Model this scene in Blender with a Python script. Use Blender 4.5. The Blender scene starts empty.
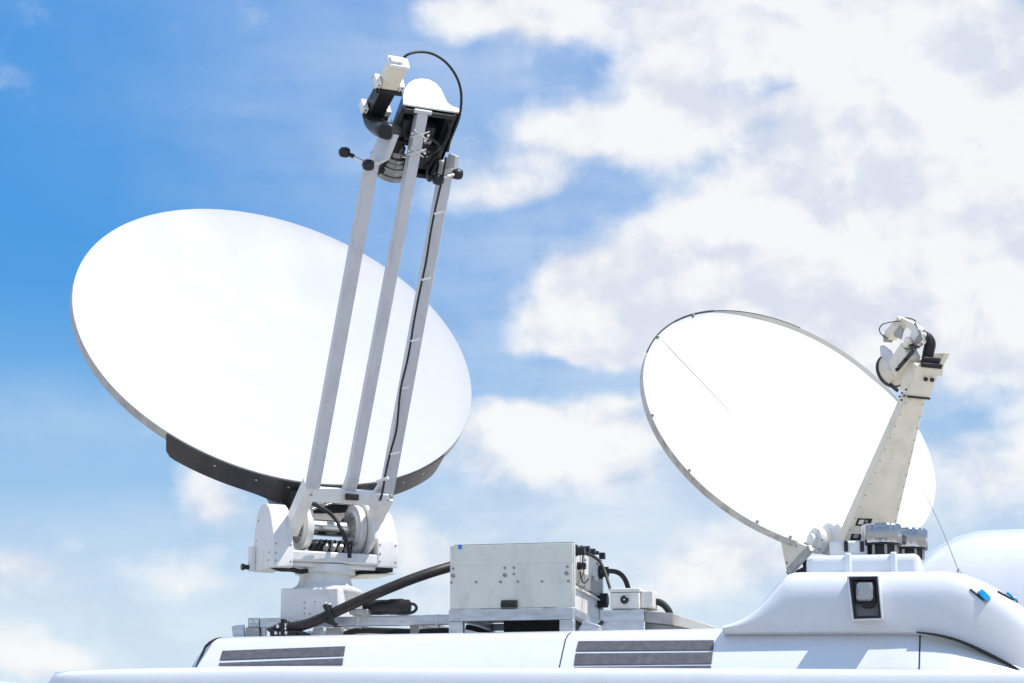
import bpy, bmesh, math, random
from mathutils import Vector as V, Matrix
random.seed(7)
R = math.radians
sc = bpy.context.scene
COL = sc.collection

# ------------------------------------------------------------------ camera
YAW, PITCH, FPX = R(12), R(11.8), 2310.0
CAM = V((14*math.sin(YAW), -14*math.cos(YAW), 1.7))
RT = V((math.cos(YAW), math.sin(YAW), 0))
FW = V((-math.sin(YAW)*math.cos(PITCH), math.cos(YAW)*math.cos(PITCH), math.sin(PITCH)))
UP = RT.cross(FW)
cd = bpy.data.cameras.new('camera'); cam = bpy.data.objects.new('camera', cd); COL.objects.link(cam)
cd.sensor_width = 36; cd.lens = FPX/1024*36; cd.clip_end = 6000
cam.matrix_world = Matrix(((RT.x, UP.x, -FW.x, CAM.x), (RT.y, UP.y, -FW.y, CAM.y), (RT.z, UP.z, -FW.z, CAM.z), (0, 0, 0, 1)))
sc.camera = cam

def ray(x, y): return FW + RT*((x-512)/FPX) - UP*((y-341.5)/FPX)
def at(x, y, dep):                       # point seen at a pixel, on the vertical plane Y = dep along the van
    d = ray(x, y); return CAM + d*((dep-CAM.y)/d.y)
def onp(x, y, p0, n):                    # point seen at a pixel, on any plane
    d = ray(x, y); return CAM + d*((p0-CAM).dot(n)/d.dot(n))

# ------------------------------------------------------------------ materials
def mat(name, col, rough=0.5, metal=0.0, var=0.06, scale=6.0, bump=0.0, bscale=60, dirt=None, dirt_amt=0.0, dscale=3.0, coat=0.0, stretch=(1, 1, 1), trans=0.0, ior=1.45):
    m = bpy.data.materials.new(name); m.use_nodes = True
    nt = m.node_tree; N = nt.nodes; L = nt.links
    b = N['Principled BSDF']
    b.inputs['Roughness'].default_value = rough; b.inputs['Metallic'].default_value = metal
    b.inputs['Coat Weight'].default_value = coat; b.inputs['Coat Roughness'].default_value = 0.08
    b.inputs['Transmission Weight'].default_value = trans; b.inputs['IOR'].default_value = ior
    tc = N.new('ShaderNodeTexCoord'); mp = N.new('ShaderNodeMapping'); mp.inputs['Scale'].default_value = stretch
    L.new(tc.outputs['Object'], mp.inputs['Vector'])
    n1 = N.new('ShaderNodeTexNoise'); n1.inputs['Scale'].default_value = scale; n1.inputs['Detail'].default_value = 6
    L.new(mp.outputs['Vector'], n1.inputs['Vector'])
    mr = N.new('ShaderNodeMapRange'); mr.inputs[1].default_value = 0.3; mr.inputs[2].default_value = 0.7
    mr.inputs[3].default_value = 1-var; mr.inputs[4].default_value = 1+var
    L.new(n1.outputs['Fac'], mr.inputs[0])
    hs = N.new('ShaderNodeHueSaturation'); hs.inputs['Color'].default_value = (*col, 1)
    L.new(mr.outputs[0], hs.inputs['Value'])
    out = hs.outputs['Color']
    if dirt:
        n2 = N.new('ShaderNodeTexNoise'); n2.inputs['Scale'].default_value = dscale; n2.inputs['Detail'].default_value = 9; n2.inputs['Roughness'].default_value = 0.7
        mp2 = N.new('ShaderNodeMapping'); mp2.inputs['Scale'].default_value = (1, 1, 0.35)
        L.new(tc.outputs['Object'], mp2.inputs['Vector']); L.new(mp2.outputs['Vector'], n2.inputs['Vector'])
        r2 = N.new('ShaderNodeMapRange'); r2.inputs[1].default_value = 0.5; r2.inputs[2].default_value = 0.75; r2.inputs[3].default_value = 0; r2.inputs[4].default_value = dirt_amt
        L.new(n2.outputs['Fac'], r2.inputs[0])
        mx = N.new('ShaderNodeMix'); mx.data_type = 'RGBA'
        L.new(r2.outputs[0], mx.inputs[0]); L.new(out, mx.inputs[6]); mx.inputs[7].default_value = (*dirt, 1)
        out = mx.outputs[2]
    L.new(out, b.inputs['Base Color'])
    rr = N.new('ShaderNodeMapRange'); rr.inputs[1].default_value = 0.3; rr.inputs[2].default_value = 0.7
    rr.inputs[3].default_value = max(0.02, rough*0.85); rr.inputs[4].default_value = min(1, rough*1.15)
    L.new(n1.outputs['Fac'], rr.inputs[0]); L.new(rr.outputs[0], b.inputs['Roughness'])
    if bump:
        n3 = N.new('ShaderNodeTexNoise'); n3.inputs['Scale'].default_value = bscale; n3.inputs['Detail'].default_value = 4
        L.new(mp.outputs['Vector'], n3.inputs['Vector'])
        bp = N.new('ShaderNodeBump'); bp.inputs['Strength'].default_value = bump; bp.inputs['Distance'].default_value = 0.003
        L.new(n3.outputs['Fac'], bp.inputs['Height']); L.new(bp.outputs['Normal'], b.inputs['Normal'])
    return m
M = dict(
    dish=mat('white_dish_paint', (.555, .56, .57), .6, var=.015, scale=2.5, dirt=(.44, .43, .41), dirt_amt=.16, dscale=5),
    dish2=mat('worn_white_dish_paint', (.66, .66, .65), .5, var=.012, scale=2.5, dirt=(.6, .57, .5), dirt_amt=.12, dscale=4),
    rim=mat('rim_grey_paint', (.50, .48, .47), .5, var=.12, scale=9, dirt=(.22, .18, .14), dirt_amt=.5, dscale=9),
    rim2=mat('rim_stained_paint', (.62, .57, .50), .55, var=.12, scale=9, dirt=(.18, .14, .10), dirt_amt=.85, dscale=10),
    van=mat('white_van_paint', (.76, .78, .81), .28, var=.015, scale=2, coat=.5, dirt=(.5, .48, .44), dirt_amt=.17, dscale=6),
    white=mat('white_equipment_paint', (.81, .795, .765), .42, var=.04, scale=7, dirt=(.33, .27, .2), dirt_amt=.40, dscale=8, bump=.05),
    cream=mat('cream_equipment_paint', (.82, .745, .605), .45, var=.05, scale=8, dirt=(.33, .26, .18), dirt_amt=.40, dscale=9, bump=.06),
    case=mat('pale_grey_case_paint', (.80, .785, .69), .5, var=.03, scale=9, dirt=(.46, .44, .37), dirt_amt=.5, dscale=8, bump=.04),
    casew=mat('white_case_paint', (.82, .79, .72), .45, var=.04, scale=8, dirt=(.35, .3, .22), dirt_amt=.4, dscale=9),
    arm=mat('light_grey_arm_paint', (.60, .60, .63), .4, var=.03, scale=8, dirt=(.36, .34, .33), dirt_amt=.45, dscale=11),
    alu=mat('dull_aluminium', (.56, .57, .59), .42, .75, var=.18, scale=9, stretch=(1, 1, 4), bump=.08, bscale=90),
    alud=mat('weathered_aluminium', (.40, .385, .36), .5, .45, var=.25, scale=12, dirt=(.2, .16, .12), dirt_amt=.5),
    steel=mat('bright_steel', (.72, .70, .67), .22, 1.0, var=.08, scale=12),
    horn=mat('dull_horn_metal', (.36, .35, .34), .38, .9, var=.15, scale=14),
    chrome=mat('chrome', (.42, .42, .425), .24, 1.0, var=.02),
    dark=mat('dark_composite', (.045, .042, .045), .28, var=.25, scale=7, coat=.3),
    black=mat('black_plastic', (.014, .014, .016), .38, var=.3, scale=14),
    anod=mat('black_anodised_plate', (.018, .022, .035), .32, .2, var=.2, scale=10),
    rubber=mat('black_rubber', (.02, .019, .019), .55, var=.3, scale=20),
    hose=mat('dark_brown_conduit', (.024, .018, .018), .5, var=.3, scale=14, bump=.3, bscale=120),
    grille=mat('charcoal_vent_mesh', (.10, .097, .112), .55, var=.22, scale=26, bump=.4, bscale=220),
    blue=mat('blue_lens', (.01, .33, .72), .15, var=.15, scale=40, coat=.6),
    bluet=mat('blue_tape', (.02, .22, .68), .5, var=.1),
    yellow=mat('yellow_label', (.72, .66, .08), .5, var=.08),
    lamp=mat('lamp_reflector', (.36, .37, .38), .25, .25, var=.45, scale=70, bump=.9, bscale=110, coat=.6),
    glass=mat('lamp_glass', (.95, .96, .97), .03, 0, var=.0, trans=1.0, ior=1.45),
    grey=mat('mid_grey_plastic', (.26, .265, .28), .5, var=.1),
    band=mat('grey_brown_band', (.33, .31, .28), .55, var=.1),
    tie=mat('white_cable_tie', (.75, .74, .70), .5, var=.05),
    asphalt=mat('pale_concrete', (.38, .355, .31), .9, var=.15, scale=3, bump=.3, bscale=40),
    tyre=mat('tyre_rubber', (.02, .02, .02), .8, var=.1),
    window=mat('tinted_window', (.02, .025, .03), .06, var=.05),
)

# ------------------------------------------------------------------ mesh tools
class MB:
    def __init__(s): s.v = []; s.f = []; s.mi = []; s.m = 0
    def add(s, vs, fs):
        o = len(s.v); s.v += [V(p) for p in vs]
        for f in fs: s.f.append([i+o for i in f]); s.mi.append(s.m)
        return s
    def box(s, c, hx, hy, hz):                    # centre and three half-axis vectors
        c = V(c); P = [c+hx*i+hy*j+hz*k for i in (-1, 1) for j in (-1, 1) for k in (-1, 1)]
        return s.add(P, [(0, 1, 3, 2), (4, 6, 7, 5), (0, 4, 5, 1), (2, 3, 7, 6), (0, 2, 6, 4), (1, 5, 7, 3)])
    def aabb(s, x0, x1, y0, y1, z0, z1):
        return s.box(((x0+x1)/2, (y0+y1)/2, (z0+z1)/2), V(((x1-x0)/2, 0, 0)), V((0, (y1-y0)/2, 0)), V((0, 0, (z1-z0)/2)))
    def prism(s, poly, ext):
        n = len(poly); poly = [V(p) for p in poly]; ext = V(ext)
        return s.add(poly+[p+ext for p in poly], [tuple(range(n))[::-1], tuple(range(n, 2*n))]+[(i, (i+1) % n, n+(i+1) % n, n+i) for i in range(n)])
    def hexa(s, q0, q1):                          # two quads joined
        return s.add(list(q0)+list(q1), [(3, 2, 1, 0), (4, 5, 6, 7)]+[(i, (i+1) % 4, 4+(i+1) % 4, 4+i) for i in range(4)])
    def bar(s, p0, p1, w, h, side):               # rectangular bar; side = direction of the width w
        p0 = V(p0); p1 = V(p1); d = (p1-p0).normalized(); a = (V(side)-d*V(side).dot(d)).normalized(); b = d.cross(a)
        return s.box((p0+p1)/2, (p1-p0)/2, a*w/2, b*h/2)
    def tube(s, pts, r, n=12, cap=True):
        pts = [V(p) for p in pts]; k = len(pts); rs = r if isinstance(r, (list, tuple)) else [r]*k
        vs = []; pa = None
        for i in range(k):
            d = (pts[min(i+1, k-1)]-pts[max(i-1, 0)]).normalized()
            if pa is None:
                pa = d.orthogonal().normalized()
            pa = (pa-d*pa.dot(d)).normalized(); b = d.cross(pa)
            for j in range(n):
                t = 2*math.pi*j/n; vs.append(pts[i]+(pa*math.cos(t)+b*math.sin(t))*rs[i])
        fs = [(i*n+j, i*n+(j+1) % n, (i+1)*n+(j+1) % n, (i+1)*n+j) for i in range(k-1) for j in range(n)]
        if cap: fs += [tuple(range(n))[::-1], tuple(range((k-1)*n, k*n))]
        return s.add(vs, fs)
    def lathe(s, o, ax, prof, n=32, flute=None):  # prof: (distance along axis, radius); closed at zero radius
        o = V(o); ax = V(ax).normalized(); a = ax.orthogonal().normalized(); b = ax.cross(a); vs = []; k = len(prof)
        for h, r in prof:
            for j in range(n):
                t = 2*math.pi*j/n; q = r*(1+(flute[1]*abs(math.sin(flute[0]*t/2)) if flute else 0))
                vs.append(o+ax*h+(a*math.cos(t)+b*math.sin(t))*q)
        fs = [(i*n+j, i*n+(j+1) % n, (i+1)*n+(j+1) % n, (i+1)*n+j) for i in range(k-1) for j in range(n)]
        fs += [tuple(range(n))[::-1], tuple(range((k-1)*n, k*n))]
        return s.add(vs, fs)
    def ball(s, c, r, n=16):
        c = V(c); return s.lathe(c, (0, 0, 1), [(-r*math.cos(math.pi*i/8), max(r*math.sin(math.pi*i/8), 1e-4)) for i in range(9)], n)
    def grid(s, rows, closed=False):              # rows of equal length
        n = len(rows[0]); vs = [p for r_ in rows for p in r_]; fs = []
        for i in range(len(rows)-1):
            for j in range(n if closed else n-1):
                fs.append((i*n+j, i*n+(j+1) % n, (i+1)*n+(j+1) % n, (i+1)*n+j))
        return s.add(vs, fs)
    def split(s, name, mats, parent=None, **k):       # every separate piece becomes a part of its own
        par = list(range(len(s.v)))
        def find(i):
            while par[i] != i: par[i] = par[par[i]]; i = par[i]
            return i
        for f in s.f:
            for i in f[1:]: par[find(i)] = find(f[0])
        grp = {}
        for f in s.f: grp.setdefault(find(f[0]), []).append(f)
        out = []
        for fs in grp.values():
            ids = sorted({i for f in fs for i in f}); mp = {i: j for j, i in enumerate(ids)}
            m = MB(); m.v = [s.v[i] for i in ids]; m.f = [[mp[i] for i in f] for f in fs]; m.mi = [0]*len(fs)
            out.append(m.build(name, mats, parent, **k))
        return out
    def build(s, name, mats, parent=None, bevel=0.0, smooth=True, seg=2, sharp=38, label=None):
        off = world_loc(parent) if parent else V((0, 0, 0))
        me = bpy.data.meshes.new(name)
        me.from_pydata([tuple(p-off) for p in s.v], [], s.f); me.update()
        bm = bmesh.new(); bm.from_mesh(me)
        bmesh.ops.recalc_face_normals(bm, faces=bm.faces)
        bm.to_mesh(me); bm.free()
        mats = mats if isinstance(mats, (list, tuple)) else [mats]
        for m in mats: me.materials.append(m)
        for p, i in zip(me.polygons, s.mi): p.material_index = i
        if smooth:
            for p in me.polygons: p.use_smooth = True
            me.set_sharp_from_angle(angle=R(sharp))
        o = bpy.data.objects.new(name, me); COL.objects.link(o)
        if parent: o.parent = parent
        if bevel:
            b = o.modifiers.new('bevel', 'BEVEL'); b.width = bevel; b.segments = seg; b.limit_method = 'ANGLE'; b.angle_limit = R(35); b.harden_normals = False
        if label: o['label'] = label
        return o
def world_loc(o):
    p = V(o.location)
    while o.parent: o = o.parent; p = p+V(o.location)
    return p
def thing(name, label, cat, loc, group=None):
    o = bpy.data.objects.new(name, None); COL.objects.link(o); o.location = V(loc); o.empty_display_size = .2
    o['label'] = label; o['category'] = cat
    if group: o['group'] = group
    return o
def tag(o, label, cat, group=None):
    o['label'] = label; o['category'] = cat
    if group: o['group'] = group
    return o
def spline(pts, n=8):                             # Catmull-Rom through points
    pts = [V(p) for p in pts]; P = [pts[0]*2-pts[1]]+pts+[pts[-1]*2-pts[-2]]; out = []
    for i in range(1, len(P)-2):
        for k in range(n):
            t = k/n; a, b, c, d = P[i-1], P[i], P[i+1], P[i+2]
            out.append(0.5*((2*b)+(c-a)*t+(2*a-5*b+4*c-d)*t*t+(3*b-a-3*c+d)*t**3))
    return out+[pts[-1]]
def lerp(tab, x):
    if x <= tab[0][0]: return tab[0][1]
    for (a, u), (b, v) in zip(tab, tab[1:]):
        if x <= b: return u+(v-u)*(x-a)/(b-a)
    return tab[-1][1]
def smooth_lerp(tab, x, w=.06):
    return sum(lerp(tab, x+d*w) for d in (-1, -.5, 0, .5, 1))/5
def bolts(mb, pts, nrm, r=.009, h=.006):
    for p in pts: mb.lathe(V(p), nrm, [(-.004, r), (h*.7, r), (h, r*.7)], 10)
X, Y, Z = V((1, 0, 0)), V((0, 1, 0)), V((0, 0, 1))

# ------------------------------------------------------------------ ground
g = MB().add([(-3000, -3000, 0), (3000, -3000, 0), (3000, 3000, 0), (-3000, 3000, 0)], [(0, 1, 2, 3)]).build('ground', M['asphalt'], smooth=False)
g['kind'] = 'structure'

# ------------------------------------------------------------------ broadcast van
van = thing('broadcast_van', 'white broadcast van carrying the dishes, with charcoal side vents under its roof edge', 'van', (1.0, 1.0, 0))
half = [(1.0, 2.885), (.7, 2.882), (.45, 2.872), (.34, 2.862), (.285, 2.848), (.25, 2.828), (.225, 2.80), (.055, 2.605), (.03, 2.56), (.015, 2.48), (0, 2.3), (-.02, 1.7), (-.02, .9), (.0, .5), (.06, .38)]
sect = half+[(2-y, z) for y, z in half[::-1][:-1]]
drop_tab = [(0, 0), (2.33, .0), (2.448, .008), (2.563, .028), (2.649, .055), (2.818, .138), (3.008, .25), (3.3, .46), (3.8, .88), (4.3, 1.25), (4.8, 1.5)]
def body_row(x, inset=0.0, topin=0.0):
    d = smooth_lerp(drop_tab, x, .05); row = []
    for y, z in sect:
        k = max(0, min(1, (z-1.0)/1.6)); zz = z-(d+topin)*k; yy = y
        if inset: yy = 1+(y-1)*(1-inset)
        row.append(V((x, yy, zz)))
    return row
b = MB()
rows = [body_row(-1.995+.0, .05, .03), body_row(-1.985, .012, .008), body_row(-1.96, 0, 0)]
xs = [-1.0, 0, .3, 1, 1.8, 2.2]+[2.3+.1*i for i in range(17)]+[4.1, 4.3, 4.6]
rows += [body_row(x) for x in xs]+[body_row(4.75, .03, .05), body_row(4.85, .12, .12)]
# leaning rear edge
for r_ in rows[:3]:
    for p in r_: p.x += -.085*min(1, max(0, (2.85-p.z)/.25))
b.grid(rows, closed=True); n = len(sect)
b.f.append(tuple(range(n))); b.mi.append(0); b.f.append(tuple(range((len(rows)-1)*n, len(rows)*n))); b.mi.append(0)
body = b.build('body', M['van'], van, sharp=50)
# rear door bulging out behind the seal
b = MB(); rr = []
for i, (x, ins, dr) in enumerate([(-1.985, .012, .006), (-2.02, .045, .04), (-2.05, .06, .07), (-2.075, .09, .12), (-2.09, .14, .18), (-2.095, .3, .3)]):
    rr.append([V((p.x-.11, 1+(p.y-1)*(1-ins), p.z-dr*(max(0, p.z-1.0)/1.8))) for p in body_row(-1.5)])
    for p in rr[-1]: p.x += x+1.5+.11-.085*min(1, max(0, (2.85-p.z)/.25))
b.grid(rr, closed=True); b.f.append(tuple(range((len(rr)-1)*n, len(rr)*n))); b.mi.append(0)
b.build('rear_door', M['van'], van, sharp=60)
def strip_on_slope(x0, x1, name, mt, lift=.003, k0=3, k1=11, lean=0.0):
    mb = MB(); rws = []
    for (y, z) in half[k0:k1]:
        rws.append((y, z))
    for a_, c_ in ((x0, x1),):
        A = []; Bq = []
        for i, (y, z) in enumerate(rws):
            d0 = smooth_lerp(drop_tab, a_, .05)*max(0, min(1, (z-1)/1.6))
            nn = V((0, -.75, .66)); dx = lean*(i/(len(rws)-1))
            A.append(V((a_-dx, y, z-d0))+nn*lift); Bq.append(V((c_-dx, y, z-d0))+nn*lift)
        A2 = [p-V((0, -.75, .66))*.02 for p in A]; B2 = [p-V((0, -.75, .66))*.02 for p in Bq]
        mb.grid([A2, A, Bq, B2])
    return mb.build(name, mt, van)
strip_on_slope(-1.964, -1.957, 'door_seal', M['rubber'], .002, 3, 8, .085)
strip_on_slope(.302, .309, 'panel_gap', M['rubber'], .002, 4, 10, .05)
strip_on_slope(2.428, 2.437, 'panel_gap', M['rubber'], .002, 3, 10, .03)
# vent panels lying on the slope of the roof edge
NS = V((0, -.7538, .6571))                        # outward normal of the sloped face
SP = V((0, .225, 2.80)); 
def slope(x, y): return onp(x, y, SP, NS)
def vent(bands, lbl):
    mb = MB()
    for q in bands:
        P = [slope(*p) for p in q]
        mb.prism([p+NS*.001 for p in P], NS*.005)
        # fine horizontal louvre lips
    return mb.build('vent_grille', M['grille'], van, bevel=.002, label=lbl)
vent([[(222.5, 651.2), (345.5, 646.6), (344, 656.3), (219.8, 660.6)], [(219.3, 663.4), (343.5, 658.6), (342.6, 665.4), (219, 665.8)]], 'two dark bands of the vent near the rear')
vent([[(578.5, 641.6), (714, 640.6), (713.3, 650.6), (576, 651.6)], [(575.7, 653.9), (713, 652.7), (711.6, 664.2), (574, 665.6)], [(574, 667.4), (711.3, 666.0), (711, 668.6), (573.8, 669.6)]], 'three dark bands of the vent under the metal bracket')
# wheels and side windows (below the frame, the van is a whole one)
wh = MB()
for i, (x, y) in enumerate(((-1.1, .12), (-1.1, 1.88), (3.6, .12), (3.6, 1.88))):
    wh = MB(); wh.lathe((x, y-.12, .36), Y, [(0, .2), (.02, .3), (.04, .35), (.2, .36), (.22, .33), (.24, .2)], 32)
    wh.build('wheel', M['tyre'], van)
MB().prism([(2.5, -.022, 1.5), (3.35, -.022, 1.5), (3.2, -.022, 2.1), (2.5, -.022, 2.15)], (0, .01, 0)).build('side_window', M['window'], van)

# ---- wind deflector over the cab
zb_tab = [(1.2, 2.829), (2.33, 2.811), (2.448, 2.803), (2.563, 2.784), (2.649, 2.759), (2.818, 2.68), (3.008, 2.573), (3.3, 2.37), (3.8, 1.95)]
zt_px = [(725, 627.5), (733, 625), (741, 622), (750, 616.5), (760, 607.5), (770, 595), (778, 584.5), (785, 576.5), (792, 573), (800, 572.3), (915, 571.5)]
zt_tab = [(at(x, y, .30).x, at(x, y, .30).z) for x, y in zt_px]
zt_tab += [(2.60, 3.18), (2.72, 3.15), (2.86, 3.085), (3.0, 2.985), (3.2, 2.815), (3.4, 2.61), (3.8, 2.16)]
ys_tab = [(1.2, .135), (2.45, .135), (2.65, .15), (2.85, .19), (3.05, .265), (3.25, .41), (3.45, .57), (3.62, .78), (3.72, .95)]
b = MB(); rows = []; x0 = zt_tab[0][0]
XS = [x0+.002]+[x0+.02+.025*i for i in range(20)]+[x0+.55+.06*i for i in range(40)]
XS = [x for x in XS if x < 3.70]
for x in XS:
    zb, zt, ys = smooth_lerp(zb_tab, x, .08), smooth_lerp(zt_tab, x, .02), smooth_lerp(ys_tab, x, .1)
    H = max(.012, zt-zb); rz = min(.17, H*.55); ry = min(.17, .04+rz*.8); row = []
    row.append(V((x, ys+.06, zb-.012))); row.append(V((x, ys+.026, zb))); row.append(V((x, ys+.022, zb+min(.02, H*.15))))
    row.append(V((x, ys+.010, zb+(H-rz)*.6)))
    for k in range(0, 11):
        t = math.pi/2*k/10
        row.append(V((x, ys+.008+ry*(1-math.cos(t)**.9), zt-rz+rz*math.sin(t)**.95)))
    row.append(V((x, ys+ry+.25*(1-ys), zt+.012))); row.append(V((x, 1.0, zt+.03)))
    row += [V((x, 2-p.y, p.z)) for p in row[::-1][1:]]
    rows.append(row)
b.grid(rows, closed=True); n = len(rows[0])
b.f.append(tuple(range(n))); b.mi.append(0); b.f.append(tuple(range((len(rows)-1)*n, len(rows)*n))); b.mi.append(0)
defl = b.build('wind_deflector', M['van'], van, sharp=55, label='white moulded wind deflector over the cab')
# stepped ridge on top with two moulded bands
pa, pb, pt = at(806, 573, .40), at(916, 573, .40), at(860, 554, .40)
b = MB(); b.aabb(pa.x, pb.x+.03, .40, 1.60, pa.z-.06, pt.z)
b.build('roof_ridge', M['van'], defl, bevel=.045, seg=5, sharp=70)
for xx in (848, 893.5):
    c = at(xx, 560, .395).x
    b = MB(); b.aabb(c-.020, c+.020, .388, 1.612, pa.z-.05, pt.z+.009)
    b.build('moulded_band', M['van'], defl, bevel=.012, seg=3)
# gasket strip between deflector and cab
b = MB(); rws = []
for i in range(24):
    x = 2.40+.05*i; ys, zb = smooth_lerp(ys_tab, x, .1), smooth_lerp(zb_tab, x, .08)
    w = .0015+.020*min(1, i/13)
    rws.append([V((x, ys+.012, zb+.004)), V((x, ys-.004, zb)), V((x, ys-.002, zb-w)), V((x, ys+.05, zb-w-.004))])
b.grid(rws); b.build('gasket', M['rubber'], defl)

# work lamp in the side of the deflector
def lp(x, y, d): return at(x, y, d)
yf = .045
b = MB(); pf = [(846.6, 575.6), (879.2, 575.2), (883.4, 619.8), (851.6, 620.8)]
po = [at(*p, .043) for p in pf]; b.hexa(po, [p+V((0, .20, 0)) for p in po])
O4 = [(848.8, 577), (877.3, 576.5), (881.3, 618), (853.8, 619)]
q = [at(*p, .043) for p in O4]; b.f = [f for f in b.f if f != [3, 2, 1, 0]]; b.mi = b.mi[:len(b.f)]
o = len(b.v); b.v += q
for i in range(4): b.f.append([i, (i+1) % 4, o+(i+1) % 4, o+i]); b.mi.append(0)
b.build('lamp_pod', M['van'], defl, bevel=.006, seg=3)
I4 = [(852.2, 580), (875, 579.5), (878.6, 615.5), (856.2, 616.2)]
b = MB(); o = [lp(*p, yf) for p in O4]; q = [lp(*p, yf) for p in I4]; d = V((0, .13, 0)); d2 = V((0, .055, 0))
vs = o+q+[p+d for p in o]+[p+d2 for p in q]; fs = []
for i in range(4):
    j = (i+1) % 4; fs += [(i, j, 4+j, 4+i), (i, 8+i, 8+j, j), (4+i, 4+j, 12+j, 12+i)]
b.add(vs, fs)
lampbox = b.build('lamp_recess', M['black'], van, bevel=.004)

b = MB(); P = [lp(*p, yf)+V((0, .052, 0)) for p in I4]; b.prism(P, (0, .02, 0)); b.build('recess_panel', M['grey'], lampbox)
b = MB(); b.prism([lp(x, y, yf)+V((0, .006, 0)) for x, y in ((853.6, 580.6), (874.6, 580), (876.2, 602.5), (855.4, 603.2))], (0, .05, 0))
lb = b.build('lamp_bezel', M['black'], van, bevel=.008, seg=3)
def rrect(cx, cy, w, h, rad, n=6):
    out = []
    for (sx, sy, a0) in ((1, -1, -90), (1, 1, 0), (-1, 1, 90), (-1, -1, 180)):
        for k in range(n+1):
            t = R(a0+90*k/n); out.append((cx+sx*(w-rad)+rad*math.cos(t), cy+sy*(h-rad)+rad*math.sin(t)))
    return out
b = MB(); rws = []
for kk, (sc_, dy) in enumerate(((1, .001), (.98, -.006), (.9, -.010), (.6, -.013), (.25, -.015))):
    rws.append([lp(x, y, yf)+V((0, dy+.006, 0)) for x, y in rrect(864.6, 591.5, 8.6*sc_, 9.4*sc_, 4*sc_)])
b.grid(rws, closed=True); b.f.append(tuple(range(4*28, 5*28))); b.mi.append(0)
b.build('lamp_lens', M['lamp'], lb, sharp=60)
b = MB()
for k in range(5):
    b.prism([lp(x, y, yf)+V((0, -.0085, 0)) for x, y in rrect(864.8, 591.5, 5.6-k*1.1, 8-k*1.5, 2.4-.4*k)], (0, -.0012*(k+1), 0))
b.build('lamp_bulb_ring', M['chrome'], lb)
b = MB(); b.prism([lp(x, y, yf)+V((0, .01, 0)) for x, y in ((861.5, 602.6), (874.5, 602.2), (873, 607.4), (863.2, 607.7))], (0, .04, 0)); b.build('lamp_bracket', M['black'], lb, bevel=.003)
b = MB(); b.prism([lp(x, y, yf)+V((0, .002, 0)) for x, y in ((876.3, 584), (878, 586.5), (879.2, 600), (877.6, 599))], (0, .01, 0)); b.build('side_reflector', M['lamp'], lb)

# ------------------------------------------------------------------ big dish
A1 = at(324, 600, 1.0)
N1 = V((.49055, -.61420, .61815)).normalized()
h1 = V((N1.x, N1.y, 0)).normalized(); a1 = V((-h1.y, h1.x, 0)); t1 = (Z-N1*N1.z).normalized()
def D1(x, y, a=0.0): return onp(x, y, A1+a1*a, a1)
zr = 2.88
big = thing('satellite_dish', 'larger white dish with three long grey feed struts on a turntable', 'satellite dish', (A1.x, A1.y, zr))
C1 = D1(276.75, 339.05); R1 = 1.4834
def reflector(C, n, t, a, Rad, depth, lip, name, mats, parent, NR=20, NA=128):
    b = MB()
    prof = []
    for i in range(NR+1):
        r_ = Rad*i/NR*.994; prof.append((max(r_, 1e-4), -depth*(1-(i/NR)**2)-.0))
    f_n = len(prof)
    prof += [(Rad*.9985, .003), (Rad, -.001), (Rad, -lip), (Rad*.975, -lip-.004)]
    for i in range(NR-1, -1, -1):
        r_ = Rad*i/NR*.97; prof.append((max(r_, 1e-4), -depth*(1-(i/NR)**2)-.035-lip*.3))
    rows = [[C+(a*math.cos(2*math.pi*j/NA)+t*math.sin(2*math.pi*j/NA))*r_+n*z for j in range(NA)] for r_, z in prof]
    b.grid(rows, closed=True)
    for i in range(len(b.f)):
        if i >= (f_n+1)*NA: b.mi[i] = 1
    return b.build(name, mats, parent, sharp=30)
refl = reflector(C1, N1, t1, a1, R1, .19, .062, 'reflector', [M['dish'], M['rim']], big)
# dark bracket hugging the lower rim
def ang(x, y):
    p = onp(x, y, C1, N1)-C1; return math.atan2(p.dot(t1), p.dot(a1))
f0, f1 = ang(166, 434), ang(445.5, 455)
b = MB(); rows = []; K = 60
for i in range(K+1):
    s = i/K; fi = f0+(f1-f0)*s; e_ = min(s, 1-s)*(f1-f0)*R1; dp = .155*math.sqrt(max(0.0, 1-max(0, 1-e_/.10)**2))+.012
    dp += .05*math.exp(-((s-.42)/.08)**2)
    u_ = a1*math.cos(fi)+t1*math.sin(fi); rows.append([C1+u_*(R1+.004)-N1*.006, C1+u_*(R1+.010)-N1*.003, C1+u_*(R1+.012)-N1*(dp), C1+u_*(R1-.03)-N1*(dp+.004), C1+u_*(R1-.03)-N1*.05])
b.grid(rows); brk = b.build('rim_bracket', M['dark'], big)
b = MB()
for s in (.17, .30, .40, .72, .80, .89):
    fi = f0+(f1-f0)*s; u_ = a1*math.cos(fi)+t1*math.sin(fi); bolts(b, [C1+u_*(R1+.010)-N1*.055], u_, .007, .006)
b.split('bolt', M['steel'], brk)
# dark support arms from the rim bracket down to the yoke
def plate(pts, aoff, thick, name, m, parent, bev=.004):
    b = MB(); b.prism([D1(x, y, aoff) for x, y in pts], a1*thick); return b.build(name, m, parent, bevel=bev)
plate([(259, 488), (297, 491), (303, 503), (296, 522), (284, 520), (272, 512), (268, 502)], -.20, .05, 'support_arm', M['dark'], big)
plate([(360, 503), (386, 502), (378, 522), (366, 526)], .33, .04, 'support_arm', M['dark'], big)
b = MB(); b.box(D1(324, 513, 0)+h1*-.16, a1*.24, t1*.10, N1*.05); b.build('back_plate', M['dark'], big, bevel=.01)
b = MB(); b.tube([D1(312, 506, -.1)-h1*.06, D1(335, 499, .05)-h1*.04, D1(352, 500, .1)-h1*.02], .03, 12); b.build('actuator', M['steel'], big)
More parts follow.
